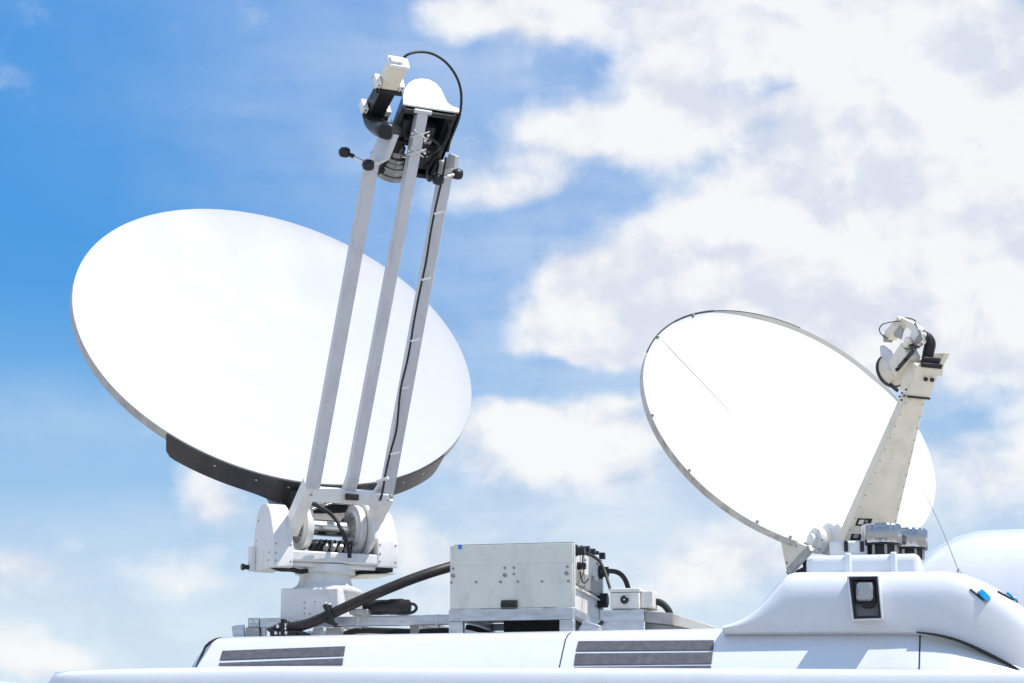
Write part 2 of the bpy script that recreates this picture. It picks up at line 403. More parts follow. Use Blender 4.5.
# pedestal
p0, p1 = at(280, 615.5, .72), at(338.5, 615.5, .72); pz = at(300, 588, .72).z
b = MB(); b.aabb(p0.x, p1.x, .72, 1.34, p0.z-.02, pz); cx = (p0.x+p1.x)/2; cy = 1.0
b.build('pedestal_box', M['white'], big, bevel=.012)
zt = D1(320, 571).z
b = MB(); b.lathe((A1.x+.005, cy, 0), Z, [(pz-.01, .25), (pz+.004, .25), (pz+.02, .215), (pz+.04, .185), (pz+.07, .172), (zt-.035, .168), (zt-.03, .20), (zt+.02, .20)], 48)
b.build('pedestal_neck', M['white'], big, sharp=35)
b = MB(); b.prism([at(303, 600.5, .718), at(327.5, 600.5, .718), at(327.5, 614.5, .718), at(303, 614.5, .718)], (0, .004, 0))
hatch = b.build('hatch_plate', M['white'], big)
b = MB(); bolts(b, [at(x, y, .716) for x, y in ((304.5, 602), (326, 602), (304.5, 608), (304.5, 613.5), (315, 601.5), (326, 613), (310, 613.5))], -Y, .006, .004); b.split('screw', M['alud'], hatch)
# turntable tray
zt0, zt1 = D1(322, 571).z, D1(322, 556).z
OA = V((A1.x, A1.y, 0))
def Y1(a, h, z): return OA+a1*a+h1*h+Z*z
b = MB()
poly = [(-.33, -.2), (-.33, .18), (-.2, .20), (.2, .20), (.33, .18), (.33, -.2)]
b.prism([Y1(a, h, zt0+.03) for a, h in poly], Z*(zt1-zt0-.03)); b.prism([Y1(a*1.1, h*.85, zt0) for a, h in poly], Z*.031); b.build('turntable', M['white'], big, bevel=.012, seg=3)
# two drive housings
def H1(x, y, h): 
    q = onp(x, y, OA+h1*h, h1)-OA; return q.dot(a1), q.z
def housing(xl, xr, yb_, ytop, name, label):
    hf_ = .19; aL_, zb_ = H1(xl, yb_, hf_); aR_, _ = H1(xr, yb_+1, hf_); ac = (aL_+aR_)/2; w = aR_-aL_
    z0 = zb_; H = onp((xl+xr)/2, ytop, OA, h1).z-z0
    prof = [(-.19, 0), (hf_, 0), (hf_, .40*H), (.172, .52*H), (.12, .80*H), (.085, .92*H), (.035, .985*H), (-.02, H), (-.08, .97*H), (-.125, .86*H), (-.16, .68*H), (-.185, .42*H)]
    b = MB(); b.prism([Y1(ac-w/2, h, z0+z) for h, z in prof], a1*w)
    o = b.build(name, M['white'], big, bevel=.008, seg=3, sharp=32, label=label)
    b = MB(); fp = [Y1(ac+s*w*.38, .191, z0+z) for s in (-1, 1) for z in (.04, .15)]+[Y1(ac+s*w*.38, .191, z0+.09) for s in (-1,)]
    bolts(b, fp, h1, .006, .004)
    bolts(b, [Y1(ac-w/2-.001, h, z0+z) for h, z in ((-.13, .06), (.1, .05), (-.13, .2), (.12, .1), (-.09, .33))], -a1, .006, .004)
    b.split('screw', M['alud'], o); return o, ac-w/2, z0
hl, hla, hlz = housing(273, 293, 566.5, 504.5, 'drive_housing', None)
hr, hra, hrz = housing(377.5, 398, 567, 512.5, 'drive_housing', None)
b = MB(); b.prism([Y1(.20, -.15, hrz-.055), Y1(hra+.13, -.15, hrz-.04), Y1(hra+.14, .17, hrz-.04), Y1(.20, .12, hrz-.055)], Z*.008)
b.build('drip_tray', M['cream'], big)
b = MB(); b.box(Y1(hra+.06, .02, hrz-.014), a1*.06, h1*.15, Z*.012); b.box(Y1(.27, .04, hrz-.02), a1*.05, h1*.07, Z*.018); b.split('underside_shade_block', M['black'], big)  # black blocks put the shade of the open underside cavity into colour
b = MB(); b.tube(spline([Y1(-.42, .1, zt0-.0), Y1(-.36, .12, zt0-.02), Y1(-.28, .12, zt0-.02), Y1(-.22, .12, zt0-.03), Y1(-.16, .1, zt0-.02)]), .016, 8); b.split('underside_cable', M['black'], big)
b = MB(); b.box(Y1(hla-.016, -.165, hlz+.085), a1*.015, h1*.035, Z*.08); b.build('side_cover', M['white'], hl, bevel=.004)
b = MB(); b.lathe(Y1(hla-.030, -.18, hlz+.03), -a1, [(0, .016), (.03, .016), (.035, .022), (.05, .022)], 14); b.build('side_plug', M['black'], hl)
# elevation axle and flanges
ax0 = D1(304, 527.5, -.15); zax = ax0.z
b = MB(); b.lathe(Y1(-.16, .02, zax), a1, [(0, .055), (.38, .055)], 28); b.build('elevation_axle', M['steel'], big)
def flange(ac, s, rad, nm):
    b = MB(); b.lathe(Y1(ac, .02, zax), a1*s, [(0, .08), (0, rad*.72), (.006, rad*.78), (.012, rad*.80), (.014, rad), (.05, rad), (.062, rad*.96), (.07, rad*.8), (.07, .06)], 40)
    o = b.build(nm, M['white'], big, sharp=40)
    b = MB(); bolts(b, [Y1(ac, .02, zax)+(h1*math.cos(k*math.pi/7)+Z*math.sin(k*math.pi/7))*rad*.62 for k in range(14)], -a1*s, .011, .014); b.lathe(Y1(ac, .02, zax), -a1*s, [(-.002, rad*.7), (.004, rad*.7), (.004, rad*.5)], 30)
    b.split('bolt', M['alud'], o); return o
flange(-.205, 1, .155, 'yoke_flange'); flange(.165, 1, .165, 'yoke_flange')
b = MB()  # yoke cheek rising from the right flange to the reflector
b.prism([D1(x, y, .235) for x, y in ((343, 498), (362, 500), (373, 520), (374, 540), (364, 555), (352, 552))], a1*.035); b.build('yoke_cheek', M['white'], big, bevel=.01)
# motor and wires under the axle
b = MB(); b.lathe(Y1(-.13, .06, zt1+.045), a1, [(0, .04), (.03, .05), (.22, .05), (.25, .035)], 20); b.box(Y1(.02, .1, zt1+.03), a1*.12, h1*.04, Z*.03)
for i in range(7): b.tube(spline([Y1(-.10+.035*i, .11, zt1+.01), Y1(-.09+.035*i, .16, zt1+.055+.012*math.sin(i*2)), Y1(-.07+.035*i, .1, zt1+.085), Y1(-.05+.03*i, .03, zt1+.06)], 5), .009, 7)
b.build('drive_motor', M['black'], big)
b = MB()
for i in range(5): b.lathe(Y1(-.06+.05*i, .155, zt1+.02), h1+Z*.6, [(0, .018), (.03, .018), (.035, .012), (.05, .012)], 12)
b.split('connector_plug', M['alud'], big)
b = MB(); b.tube(spline([D1(303, 504, -.15)+h1*.1, D1(311, 509, -.12)+h1*.14, D1(322, 520, -.02)+h1*.2, D1(331, 537, .02)+h1*.21, D1(337, 553, .06)+h1*.2, D1(338, 561, .07)+h1*.2], 6), .014, 10); b.build('signal_cable', M['rubber'], big)
# lower struts and cross beam
ls = .275
def strut(p, q, a, w, hh, name, m=M['arm'], bev=.006): 
    b = MB(); b.bar(D1(*p, a), D1(*q, a), w, hh, a1); return b.build(name, m, big, bevel=bev)
strut((290, 531), (311, 483), -ls, .085, .10, 'lower_strut', M['white']); strut((362, 544), (386, 495), ls, .085, .10, 'lower_strut', M['white'])
b = MB(); c0, c1 = D1(309.5, 493.5, -ls), D1(386, 499, ls); b.bar(c0, c1, .085, .075, D1(372, 165, 0)-D1(312, 488, 0)); cb = b.build('cross_beam', M['white'], big, bevel=.006)
b = MB(); bolts(b, [D1(x, y, s)-a1*.0+h1*.055 for x, y, s in ((308, 496, -ls-.02), (311, 491, -ls+.02), (385, 501, ls-.02), (388, 497, ls+.02))], h1, .009, .006); b.split('bolt', M['alud'], cb)
# three long feed struts
AL0, AL1 = D1(312.5, 487, -ls), D1(371.5, 163, -ls)
AR0, AR1 = D1(385, 500, ls), D1(447, 164, ls)
AM0, AM1 = D1(352.5, 478, 0), D1(421.5, 112, 0)
for p, q, w in ((AL0, AL1, .085), (AR0, AR1, .085), (AM0, AM1, .074)):
    b = MB(); b.bar(p, q, w, .062, a1); b.build('feed_strut', M['arm'], big, bevel=.006, seg=2)
b = MB(); b.bar(D1(347, 494, 0), D1(353, 477, 0), .078, .062, a1); b.build('strut_foot', M['arm'], big, bevel=.006)
b = MB(); b.box(D1(349, 498, 0)+h1*.05, a1*.045, h1*.012, Z*.02); b.build('foot_clamp', M['black'], big, bevel=.003)
for p, s in ((AL1, -1), (AR1, 1)):
    d_ = (AL1-AL0).normalized(); b = MB(); b.bar(p-d_*.004, p+d_*.018, .092, .068, a1); b.build('strut_cap', M['white'], big, bevel=.004)

# ---- feed head
aL, aR = -.14, .235
FA, FB = D1(403, 105.5, aL), D1(377, 174, aL)
hf = (FB-FA).normalized(); LF = (FB-FA).length
ef = a1.cross(hf).normalized()
if ef.z < 0: ef = -ef
F0 = FA-a1*aL
def FH(a, e, h): return F0+a1*a+ef*e+hf*h
def plane_ae(x, y, h=0.0):
    p = onp(x, y, F0+hf*h, hf)-F0; return p.dot(a1), p.dot(ef)
outl = [(403, 104.5), (402.8, 97), (404.3, 90), (408, 84), (414, 80.3), (421, 79), (429, 80.2), (436, 84), (441, 90), (444.2, 97), (447, 103), (452, 106.8), (460, 109.5)]
dp_ = [plane_ae(*p) for p in outl]
e0 = min(dp_[0][1], dp_[-1][1])-.002
poly = [(dp_[0][0], e0)]+dp_+[(dp_[-1][0], e0)]
b = MB(); b.prism([FH(a, e, -.006) for a, e in poly], hf*.012); fh = b.build('feed_cover', M['white'], big, bevel=.002)
emax = max(e for a, e in dp_)
# sheet-metal walls: shell following the outline, open below
b = MB(); rows = []
for k in range(2):
    hh = (.006, LF*.92)[k]; sc2 = (1, .98)[k]
    rows.append([FH(a*.985, e*sc2, hh) for a, e in poly]); rows.append([FH(a*.955, e*sc2-.006, hh) for a, e in poly])
r0o, r0i, r1o, r1i = rows
b.grid([r0o, r1o, r1i, r0i]); b.build('feed_shell', M['anod'], big)
b = MB(); 
for h_ in (.03, LF*.5, LF*.93): b.bar(FH(aL, -.005, h_), FH(aR, -.005, h_), .03, .02, hf)
b.bar(FH(aL+.01, 0, 0.01), FH(aL+.01, 0, LF), .025, .02, a1); b.bar(FH(aR-.01, 0, 0.01), FH(aR-.01, 0, LF), .025, .02, a1); b.bar(FH(aL, .1, LF*.94), FH(aR, .1, LF*.94), .03, .2, hf)
b.build('feed_frame', M['black'], big, bevel=.002)
b = MB(); cH = FH(-.04, .06, LF*.60)
b.lathe(cH, hf, [(0, .03), (.02, .05), (.08, .055), (.085, .075), (.11, .075), (.115, .082), (.14, .085), (.145, .095), (.19, .10), (.195, .112), (.225, .116), (.225, .10), (.12, .05)], 40); b.build('feed_horn', M['horn'], big, sharp=25)
b = MB(); b.lathe(FH(.09, .03, .12), hf, [(0, .05), (.02, .058), (.15, .058), (.16, .045), (.25, .045)], 24); b.lathe(FH(-.07, .05, .1), hf, [(0, .06), (.12, .06), (.13, .04), (.22, .04)], 24)
b.box(FH(.13, .03, .34), a1*.04, ef*.05, hf*.09); b.box(FH(-.08, .02, .30), a1*.03, ef*.03, hf*.05); b.split('feed_electronics', M['black'], big, bevel=.003)
b = MB(); b.lathe(FH(.075, .0, .20), ef*-1+a1*.3, [(0, .022), (.03, .022), (.032, .030), (.045, .030), (.05, .015), (.07, .015)], 16); b.lathe(FH(.07, -.01, .29), a1+hf*.4, [(0, .02), (.05, .02), (.055, .028), (.07, .028)], 16); b.lathe(FH(-.03, -.01, .36), a1, [(0, .014), (.06, .014)], 12); b.split('waveguide_fitting', M['steel'], big)
b = MB()
for pts in ([(.02, -.02, .16), (.09, -.06, .17), (.17, -.06, .22), (.17, -.02, .30), (.08, -.03, .36), (.0, -.02, .40)], [(.2, .02, .05), (.215, -.04, .15), (.16, -.05, .27), (.1, -.03, .33)], [(.20, 0, .33), (.16, -.05, .42), (.2, -.03, .5)]):
    b.tube(spline([FH(*p) for p in pts], 6), .009, 8)
b.split('feed_cable', M['rubber'], big)
b = MB()
for yy in (130.5, 148):                             # crossed wire ties on the middle strut
    c_ = D1(418.5-(yy-130)*.2, yy, 0)-ef*.045
    for s in (-1, 1): b.tube([c_-a1*.055-hf*.03*s, c_+a1*.055+hf*.03*s], .0045, 6)
    for s in (-1, 1): b.ball(c_+a1*.055*s, .009, 8); 
b.split('wire_tie', M['tie'], big)
b = MB(); b.box(FH(-.005, -.02, .012), a1*.06, ef*.010, hf*.012); b.build('strut_bracket', M['arm'], big, bevel=.003)
b = MB(); b.prism([FH(aL*.985-.004, e, h) for e, h in ((.03, .16), (.085, .16), (.085, .245), (.03, .245))], a1*.003); b.build('warning_label', M['yellow'], big)
# gusset plates where the outer struts meet the head
b = MB(); b.prism([D1(x, y, -.24) for x, y in ((379.5, 133), (394, 134.5), (384.5, 159), (371, 166), (368, 160))], a1*.035); b.build('gusset', M['arm'], big, bevel=.003)
b = MB(); b.prism([D1(x, y, .245) for x, y in ((449, 153), (455.5, 156), (454, 168), (442, 170))], a1*.03); b.build('gusset', M['arm'], big, bevel=.003)
# clamping knobs
def knob(px, py, a, r=.043):
    b = MB(); c_ = D1(px, py, a); b.lathe(c_-a1*r, a1, [(0, r*.5), (r*.3, r*.9), (r*.8, r), (r*1.3, r), (r*1.8, r*.85), (r*2, r*.4)], 20); return b.build('clamp_knob', M['black'], big, sharp=60)
knob(344.5, 152.3, -.46, .034); knob(368.3, 165, -.335, .036); knob(457.2, 174, .345, .036); knob(438, 179.5, .19, .036)
b = MB(); b.tube([D1(346, 153, -.45), D1(368, 164, -.34)], .009, 10); b.build('knob_rod', M['steel'], big)
b = MB(); b.tube([D1(440, 178, .2), D1(457, 174, .34)], .010, 10); b.build('knob_rod', M['steel'], big)
b = MB(); b.lathe(D1(352, 155.6, -.42), D1(368, 164, -.34)-D1(346, 153, -.45), [(-.02, .008), (-.01, .014), (.01, .014), (.02, .008)], 14); b.build('rod_collar', M['rubber'], big)
# transmitter block on a bent waveguide
u0, u1 = D1(372.8, 113.4, -.27), D1(399.7, 58.5, -.27); ud = (u1-u0).normalized(); us = a1; un = ud.cross(us)
def U(px, py): return D1(px, py, -.27)
b = MB(); b.tube(spline([D1(394, 132, -.15), U(386, 130.5), U(379, 127.5), U(373.5, 122.5), U(371.5, 116), U(373.5, 111)], 6), .056, 20); b.build('waveguide_elbow', M['black'], big)
fl1, fl2 = U(373.6, 111.5), U(387, 86.5)
b = MB(); b.box(fl1, us*.085, un*.065, ud*.010); b.box(fl2, us*.09, un*.065, ud*.010); b.split('waveguide_flange', M['black'], big, bevel=.004)
b = MB(); b.box((fl1+fl2)/2, us*.052, un*.052, (fl2-fl1)/2); b.build('waveguide', M['black'], big, bevel=.006)
b = MB()
for f_, dd in ((fl1, .028), (fl2, .028)):
    for s in (-1, 1): b.box(f_+us*s*.078+ud*dd, us*.018, un*.045, ud*.026)
b.split('flange_block', M['white'], big, bevel=.004)
b = MB()
for f_ in (fl1, fl2):
    for s in (-1, 1):
        for k in (-1, 1): bolts(b, [f_+us*(s*.078)+un*(.0455 if un.dot(FW) < 0 else -.0455)+ud*(.028+.012*k)], -FW, .006, .003)
b.split('bolt', M['black'], big)
t0, t1_ = fl2+ud*.012, U(397.5, 64.5)
b = MB(); b.box((t0+t1_)/2, us*.055, un*.045, (t1_-t0)/2); b.build('transmitter', M['cream'], big, bevel=.004)
b = MB(); b.box(t1_+ud*.014, us*.066, un*.045, ud*.013); b.box(t1_+ud*.035-us*.02, us*.04, un*.025, ud*.008); b.build('transmitter_cap', M['white'], big, bevel=.003)
b = MB(); cpts = [D1(x, y, a) for x, y, a in ((401.2, 63, -.24), (403, 58.5, -.23), (408.5, 54.2, -.20), (418, 52, -.13), (428, 52.6, -.06), (438, 56.6, .02), (448, 64.5, .10), (456, 76, .17), (460.3, 88, .21), (461.3, 101, .24), (459.5, 116, .25), (454.5, 130, .25), (450, 141, .25), (447.5, 152, .24))]
b.tube(spline(cpts, 6), .0085, 10); b.build('loop_cable', M['rubber'], big)
b = MB(); cp = [D1(x, y, .215) for x, y in ((444.5, 158), (440, 180), (435.5, 205), (430, 232), (424, 262), (418.5, 292), (413.5, 322), (408.5, 345), (405, 364), (401.3, 384), (398, 400), (394.5, 430), (390, 452), (385, 472), (380.5, 492), (379, 501))]
for i, p in enumerate(cp): p += h1*.02+a1*.006*math.sin(i*1.9)
b.tube(spline(cp, 5), .0072, 8); b.build('strut_cable', M['rubber'], big)
b = MB()
for (x, y) in ((433, 215), (420.5, 281), (409.7, 342), (398.5, 390), (389.5, 455)): b.bar(D1(x-1, y, .205)+h1*.03, D1(x+8, y-2, .26)+h1*.04, .012, .008, Z)
b.split('cable_tie', M['tie'], big)
b = MB(); b.bar(D1(372.5, 497, .2), D1(383, 480, .22), .03, .02, a1); b.bar(D1(377, 482, .2), D1(388, 478, .22), .02, .02, a1); b.build('cable_clip', M['white'], big, bevel=.003)

# ------------------------------------------------------------------ small dish
N2 = V((.51748, -.65228, .55385)).normalized()
h2 = V((N2.x, N2.y, 0)).normalized(); a2 = V((-h2.y, h2.x, 0)); t2 = (Z-N2*N2.z).normalized()
A2 = at(852, 550, 1.20)
def D2(x, y, a=0.0): return onp(x, y, A2+a2*a, a2)
C2 = D2(791.13, 426.5); R2 = 1.0733*(C2-CAM).length/(V((1.58037, 1.46407, 4.27967))-CAM).length
sm = thing('satellite_dish', 'smaller white dish with one thick tapering feed boom, above the wind deflector', 'satellite dish', (A2.x, A2.y, 3.2))
refl2 = reflector(C2, N2, t2, a2, R2, .13, .05, 'reflector', [M['dish2'], M['rim2']], sm)
def on2(x, y):
    p = onp(x, y, C2, N2)
    for _ in range(3):
        q = p-C2; r_ = (q-N2*q.dot(N2)).length; p = onp(x, y, C2-N2*(.13*(1-min(1, r_/R2)**2)-.004), N2)
    return p
b = MB(); pts = [on2(658.5+73*i/16, 336.5+76*i/16) for i in range(17)]; sd_ = N2.cross(pts[-1]-pts[0]).normalized()
b.grid([[p-sd_*(.008-.005*i/16)-N2*.0025, p+sd_*(.008-.005*i/16)-N2*.0025] for i, p in enumerate(pts)]); b.build('surface_line', M['band'], refl2)  # thin grey line across the dish face, narrowing along its length
b = MB()                                             # rubbed edging on the upper rim
def ang2(x, y):
    p = onp(x, y, C2, N2)-C2; return math.atan2(p.dot(t2), p.dot(a2))
g0, g1 = ang2(646, 352), ang2(800, 327)
if g0 < g1: g0 += 2*math.pi
for (s0, s1, rr_) in ((0, .3, .006), (.3, .55, .0075), (.55, 1.0, .005)):
    b.tube([C2+(a2*math.cos(g0+(g1-g0)*(s0+(s1-s0)*k/14))+t2*math.sin(g0+(g1-g0)*(s0+(s1-s0)*k/14)))*(R2+.003)+N2*.002 for k in range(15)], rr_, 6)
b.build('edge_trim', M['dark'], refl2)
b = MB(); e0_, e1_ = ang2(712, 311.5), ang2(905, 410)  # grey strip paints in the shading of the steep inner rim
if e1_ > e0_: e1_ -= 2*math.pi
rws = []
for k in range(41):
    fi = e0_+(e1_-e0_)*k/40; u_ = a2*math.cos(fi)+t2*math.sin(fi); wd = .030*min(1, min(k, 40-k)/8)+.002
    rws.append([C2+u_*(R2*.997-wd)-N2*(.13*(1-((R2*.997-wd)/R2)**2)-.003), C2+u_*(R2*.998)+N2*.005])
b.grid(rws); b.build('rim_shade_band', M['band'], refl2)
b = MB()
for (x, y) in ((657.5, 337.5), (693, 316), (689, 471), (652, 416), (757, 522), (790, 537.5)):
    p = onp(x, y, C2, N2); b.ball(p+N2*.008, .011, 10)
b.split('edge_clip', M['alud'], refl2)
# boom
NB_ = None
bl, bt = D2(863, 545, 0), D2(913.5, 396, 0); bd = (bt-bl).normalized(); bn = a2.cross(bd).normalized()
if bn.dot(FW) > 0: bn = -bn
def BQ(c, w, d): return [c-a2*w/2+bn*d/2, c+a2*w/2+bn*d/2, c+a2*w/2-bn*d/2, c-a2*w/2-bn*d/2]
b = MB(); b.hexa(BQ(bl, .38, .075), BQ(bt, .15, .06)); boom = b.build('feed_boom', M['cream'], sm, bevel=.006)
b = MB()
for s in (-1, 1):
    for k in range(13):
        f_ = (k+.5)/13; c_ = bl+(bt-bl)*f_; w = .38+(.15-.38)*f_
        bolts(b, [c_+a2*s*(w/2-.014)+bn*(.075+(.06-.075)*f_)/2], bn, .005, .003)
b.split('rivet', M['alud'], boom)
def boom_face(px, py): return onp(px, py, bl+bn*.067, (bn+bd*.0).normalized())
def bquad(pts, lift, mt, nm):
    b = MB(); fp = []
    nn = (bn*1.0+bd*((.075-.06)/2/(bt-bl).length)).normalized(); p0 = bl+bn*.0375
    b.prism([onp(x, y, p0+nn*lift, nn) for x, y in pts], nn*.002); return b.build(nm, mt, boom)
s1 = bquad([(857.8, 518.3), (872.3, 518.7), (869.8, 526.2), (855.2, 525.6)], .001, M['black'], 'label_plate')
bquad([(859.5, 519.8), (864.5, 519.6), (862.5, 524.2), (857.8, 524)], .0035, M['tie'], 'label_mark'); bquad([(865.5, 520), (868.2, 520), (866.8, 522.5), (864.8, 522.6)], .0035, M['band'], 'label_mark')
s2 = bquad([(852.2, 532.5), (862, 533), (860.2, 540.5), (849.8, 540)], .001, M['black'], 'label_plate')
bquad([(854, 534.3), (858.8, 534.4), (857.4, 538), (852.8, 537.8)], .0035, M['band'], 'label_mark')
b = MB(); b.bar(bl+bd*.10-a2*.18+bn*.038, bl+bd*.10+a2*.18+bn*.038, .010, .006, bd); b.build('boom_strap', M['tie'], boom)
# boom head
hb0 = D2(914.5, 394, 0); hb1 = D2(923, 362, 0)
b = MB(); b.hexa(BQ(hb0, .16, .10), [p for p in BQ(hb1, .19, .14)]); head = b.build('boom_head', M['cream'], sm, bevel=.005)
b = MB(); b.bar(hb0-a2*.085+bn*.053, hb0+a2*.085+bn*.053, .012, .008, bd); bolts(b, [hb0+bd*.13+a2*(s*.024+.02)+bn*.064 for s in (-1, 1)], bn, .014, .008); b.build('head_fasteners', M['rubber'], head)
b = MB(); bolts(b, [D2(x, y, -.095) for x, y in ((899.5, 396.5), (902, 393), (901.5, 400), (904, 396), (906, 389.5))], -a2, .006, .005); b.split('bolt', M['rubber'], head)
b = MB(); b.bar(hb1+bd*.01-a2*.06+bn*.072, hb1+bd*.01+a2*.09+bn*.072, .03, .02, bd); b.bar(hb1+bd*.03-a2*.05+bn*.05, hb1+bd*.03+a2*.08+bn*.05, .05, .02, bd); b.build('head_latch', M['black'], head, bevel=.003)
b = MB(); b.tube(spline([D2(926.5, 363, .03), D2(928.5, 352, .03), D2(930, 343, .03), D2(926, 337.5, .0), D2(921.5, 340.5, -.03)], 6), [.036]*25, 14); b.build('black_duct', M['rubber'], sm)
b = MB(); b.prism([D2(x, y, .12) for x, y in ((932, 353), (945, 353), (939, 364), (937, 376), (930, 372))], a2*.04); b.build('side_wing', M['cream'], sm, bevel=.004)
# feed horn, pointing back at the reflector
dirh = (C2-D2(900, 362, -.02)).normalized()
b = MB(); b.lathe(D2(902, 364.5, -.03), dirh, [(0, .05), (.03, .065), (.07, .085), (.10, .098), (.102, .105), (.125, .105), (.125, .09)], 32); hn = b.build('feed_horn', M['cream'], sm, sharp=25)
b = MB(); b.lathe(D2(902, 364.5, -.03)+dirh*.105, dirh, [(0, .106), (.0, .112), (.022, .112), (.022, .09)], 32); b.build('horn_ring', M['rubber'], hn)
b = MB(); b.prism([D2(x, y, -.10) for x, y in ((879.5, 346), (882, 345), (897, 356.5), (899, 366), (886, 371.5), (881, 366))], a2*.02); b.build('feed_shield', M['arm'], sm, bevel=.004)
b = MB(); b.bar(D2(898, 370, -.08), D2(911, 350, -.08), .10, .12, a2); fbx = b.build('feed_box', M['cream'], sm, bevel=.006)
b = MB(); b.bar(D2(898.5, 368, -.137), D2(913.5, 350.5, -.137), .006, .03, a2); bolts(b, [D2(905, 360, -.14), D2(913, 350.8, -.14), D2(897, 369.5, -.14)], -a2, .013, .008); b.build('box_channel', M['black'], fbx)
b = MB(); b.bar(D2(905.5, 348.5, -.08), D2(915, 344, -.08), .08, .04, a2); b.build('feed_collar', M['dark'], sm, bevel=.004)
def seg(p, q, w, m, nm, a=-.07): 
    b = MB(); b.bar(D2(*p, a), D2(*q, a), w, w*.85, a2); return b.build(nm, M[m], sm, bevel=.006)
seg((911, 346), (917.5, 336), .062, 'cream', 'waveguide'); seg((915.5, 338.5), (921, 331), .070, 'white', 'waveguide_coupling'); seg((920.5, 333), (913, 325), .056, 'cream', 'waveguide'); seg((914, 326.2), (903, 320.8), .05, 'cream', 'waveguide'); seg((903.5, 319.5), (898, 328), .066, 'cream', 'waveguide'); seg((899.5, 325.5), (890, 336.5), .072, 'cream', 'receiver_block'); seg((889, 337.5), (886.5, 339), .06, 'alud', 'receiver_end')
b = MB()
for p, q in (((912.5, 332), (918, 326)), ((895.5, 331), (902.5, 334)), ((914, 340.5), (922, 334))): b.bar(D2(*p, -.09), D2(*q, -.09), .012, .07, a2)
b.split('coupling_flange', M['alud'], sm, bevel=.002)
b = MB(); b.box(D2(908, 342.5, -.12), a2*.02, bd*.03, bn*.02); b.lathe(D2(917.5, 344.5, -.05), bd, [(0, .03), (.03, .034), (.05, .02)], 16); b.lathe(D2(922.5, 342.5, -.03), a2*-1+bd, [(0, .028), (.04, .03), (.05, .018)], 16); b.split('coax_fitting', M['steel'], sm, bevel=.002)
b = MB(); b.tube(spline([D2(x, y, -.12) for x, y in ((888, 338.5), (882, 335), (879.3, 329.5), (882.5, 324.5), (890, 322.3), (900, 321))], 6), .0035, 6); b.tube(spline([D2(x, y, -.05) for x, y in ((905, 317.5), (914, 320), (922, 328), (929, 336), (931, 343))], 6), .004, 6); b.split('coax_wire', M['rubber'], sm)
b = MB(); b.bar(D2(889, 383.5, -.06), D2(897.5, 390.5, -.06), .015, .02, a2); b.build('horn_stay', M['rubber'], sm)
# hinge discs and cradle at the foot
b = MB(); b.lathe(D2(816.5, 540.5, -.26), -a2, [(-.03, .082), (.0, .085), (.015, .08), (.016, .045), (.05, .04), (.055, .025)], 32); hd = b.build('hinge_disc', M['white'], sm, sharp=30)
b = MB(); bolts(b, [D2(816.5, 540.5, -.27)+(h2*math.cos(k*math.pi/3)+Z*math.sin(k*math.pi/3))*.064 for k in range(6)], -a2, .009, .006); b.split('bolt', M['alud'], hd)
b = MB(); b.lathe(D2(829.5, 538.5, -.17), -a2, [(-.05, .105), (0, .105), (.012, .098), (.013, .07), (.03, .06)], 32); b.build('hinge_disc', M['white'], sm, sharp=30)
b = MB(); b.prism([D2(x, y, -.18) for x, y in ((826, 552), (832, 526), (838, 523), (843, 530), (840, 552))], a2*.05); b.build('hinge_cheek', M['white'], sm, bevel=.008)
b = MB(); b.prism([D2(x, y, -.36) for x, y in ((779.5, 536), (807, 546), (812, 549), (802, 558), (786.5, 571))], a2*.03); cr = b.build('cradle_plate', M['cream'], sm, bevel=.004)
b = MB(); bolts(b, [D2(x, y, -.362) for x, y in ((796, 546), (786.5, 563), (800, 555))], -a2, .008, .006); b.split('bolt', M['alud'], cr)
b = MB(); b.bar(D2(789, 572, -.39), D2(811, 548, -.39), .03, .05, a2); b.build('cradle_strut', M['alud'], sm, bevel=.004)
b = MB(); b.tube(spline([D2(x, y, -.3) for x, y in ((789, 573), (796, 565), (803, 560), (806, 568), (798, 573))], 5), .02, 8); b.build('cradle_cable', M['rubber'], sm)
b = MB(); b.aabb(at(830, 550, .6).x, at(868, 550, .6).x, .55, 1.4, pt.z-.02, at(850, 541.5, .6).z); b.build('mount_base', M['white'], sm, bevel=.015)
b = MB(); b.lathe((A2.x, A2.y, 0), Z, [(3.1, .2), (pt.z+.02, .2), (pt.z+.04, .16), (D2(850, 540).z, .15)], 32); b.build('mount_turret', M['white'], sm)
for xx in (846, 862):
    b = MB(); q = at(xx, 546, .54); b.aabb(q.x-.012, q.x+.012, .53, .60, q.z-.035, q.z+.03); b.build('mount_clip', M['black'], sm, bevel=.003)

# chrome vent caps
def cap(px0, px1, ytop, ybot, ybase, dep):
    p, q = at(px0, ybot, dep), at(px1, ybot, dep); c = (p+q)/2; rad = (q.x-p.x)/2/1.0; H = at(px0, ytop, dep).z-p.z
    return V((c.x, dep, p.z)), rad, H, p.z-at(px0, ybase, dep).z
cpos, crad, cH_, cB = cap(861.2, 902.3, 525, 545, 556, .62)
cap1 = thing('vent_cap', 'fluted chrome vent cap in front of the foot of the feed boom', 'vent cap', cpos-Z*cB, 'chrome vent caps on the deflector')
b = MB(); b.lathe(cpos, Z, [(0, crad*.90), (.004, crad*.935), (cH_*.5, crad*.94), (cH_*.86, crad*.935), (cH_*.95, crad*.90), (cH_*.99, crad*.84), (cH_*1.0, crad*.7), (cH_*1.01, .01)], 120, flute=(11, .055)); b.build('chrome_lid', M['chrome'], cap1, sharp=80)
b = MB(); b.lathe(cpos, Z, [(-cB, crad*.74), (-.012, crad*.72), (-.01, crad*.96), (-.002, crad*.96)], 40); b.build('vent_neck', M['black'], cap1)
b = MB()
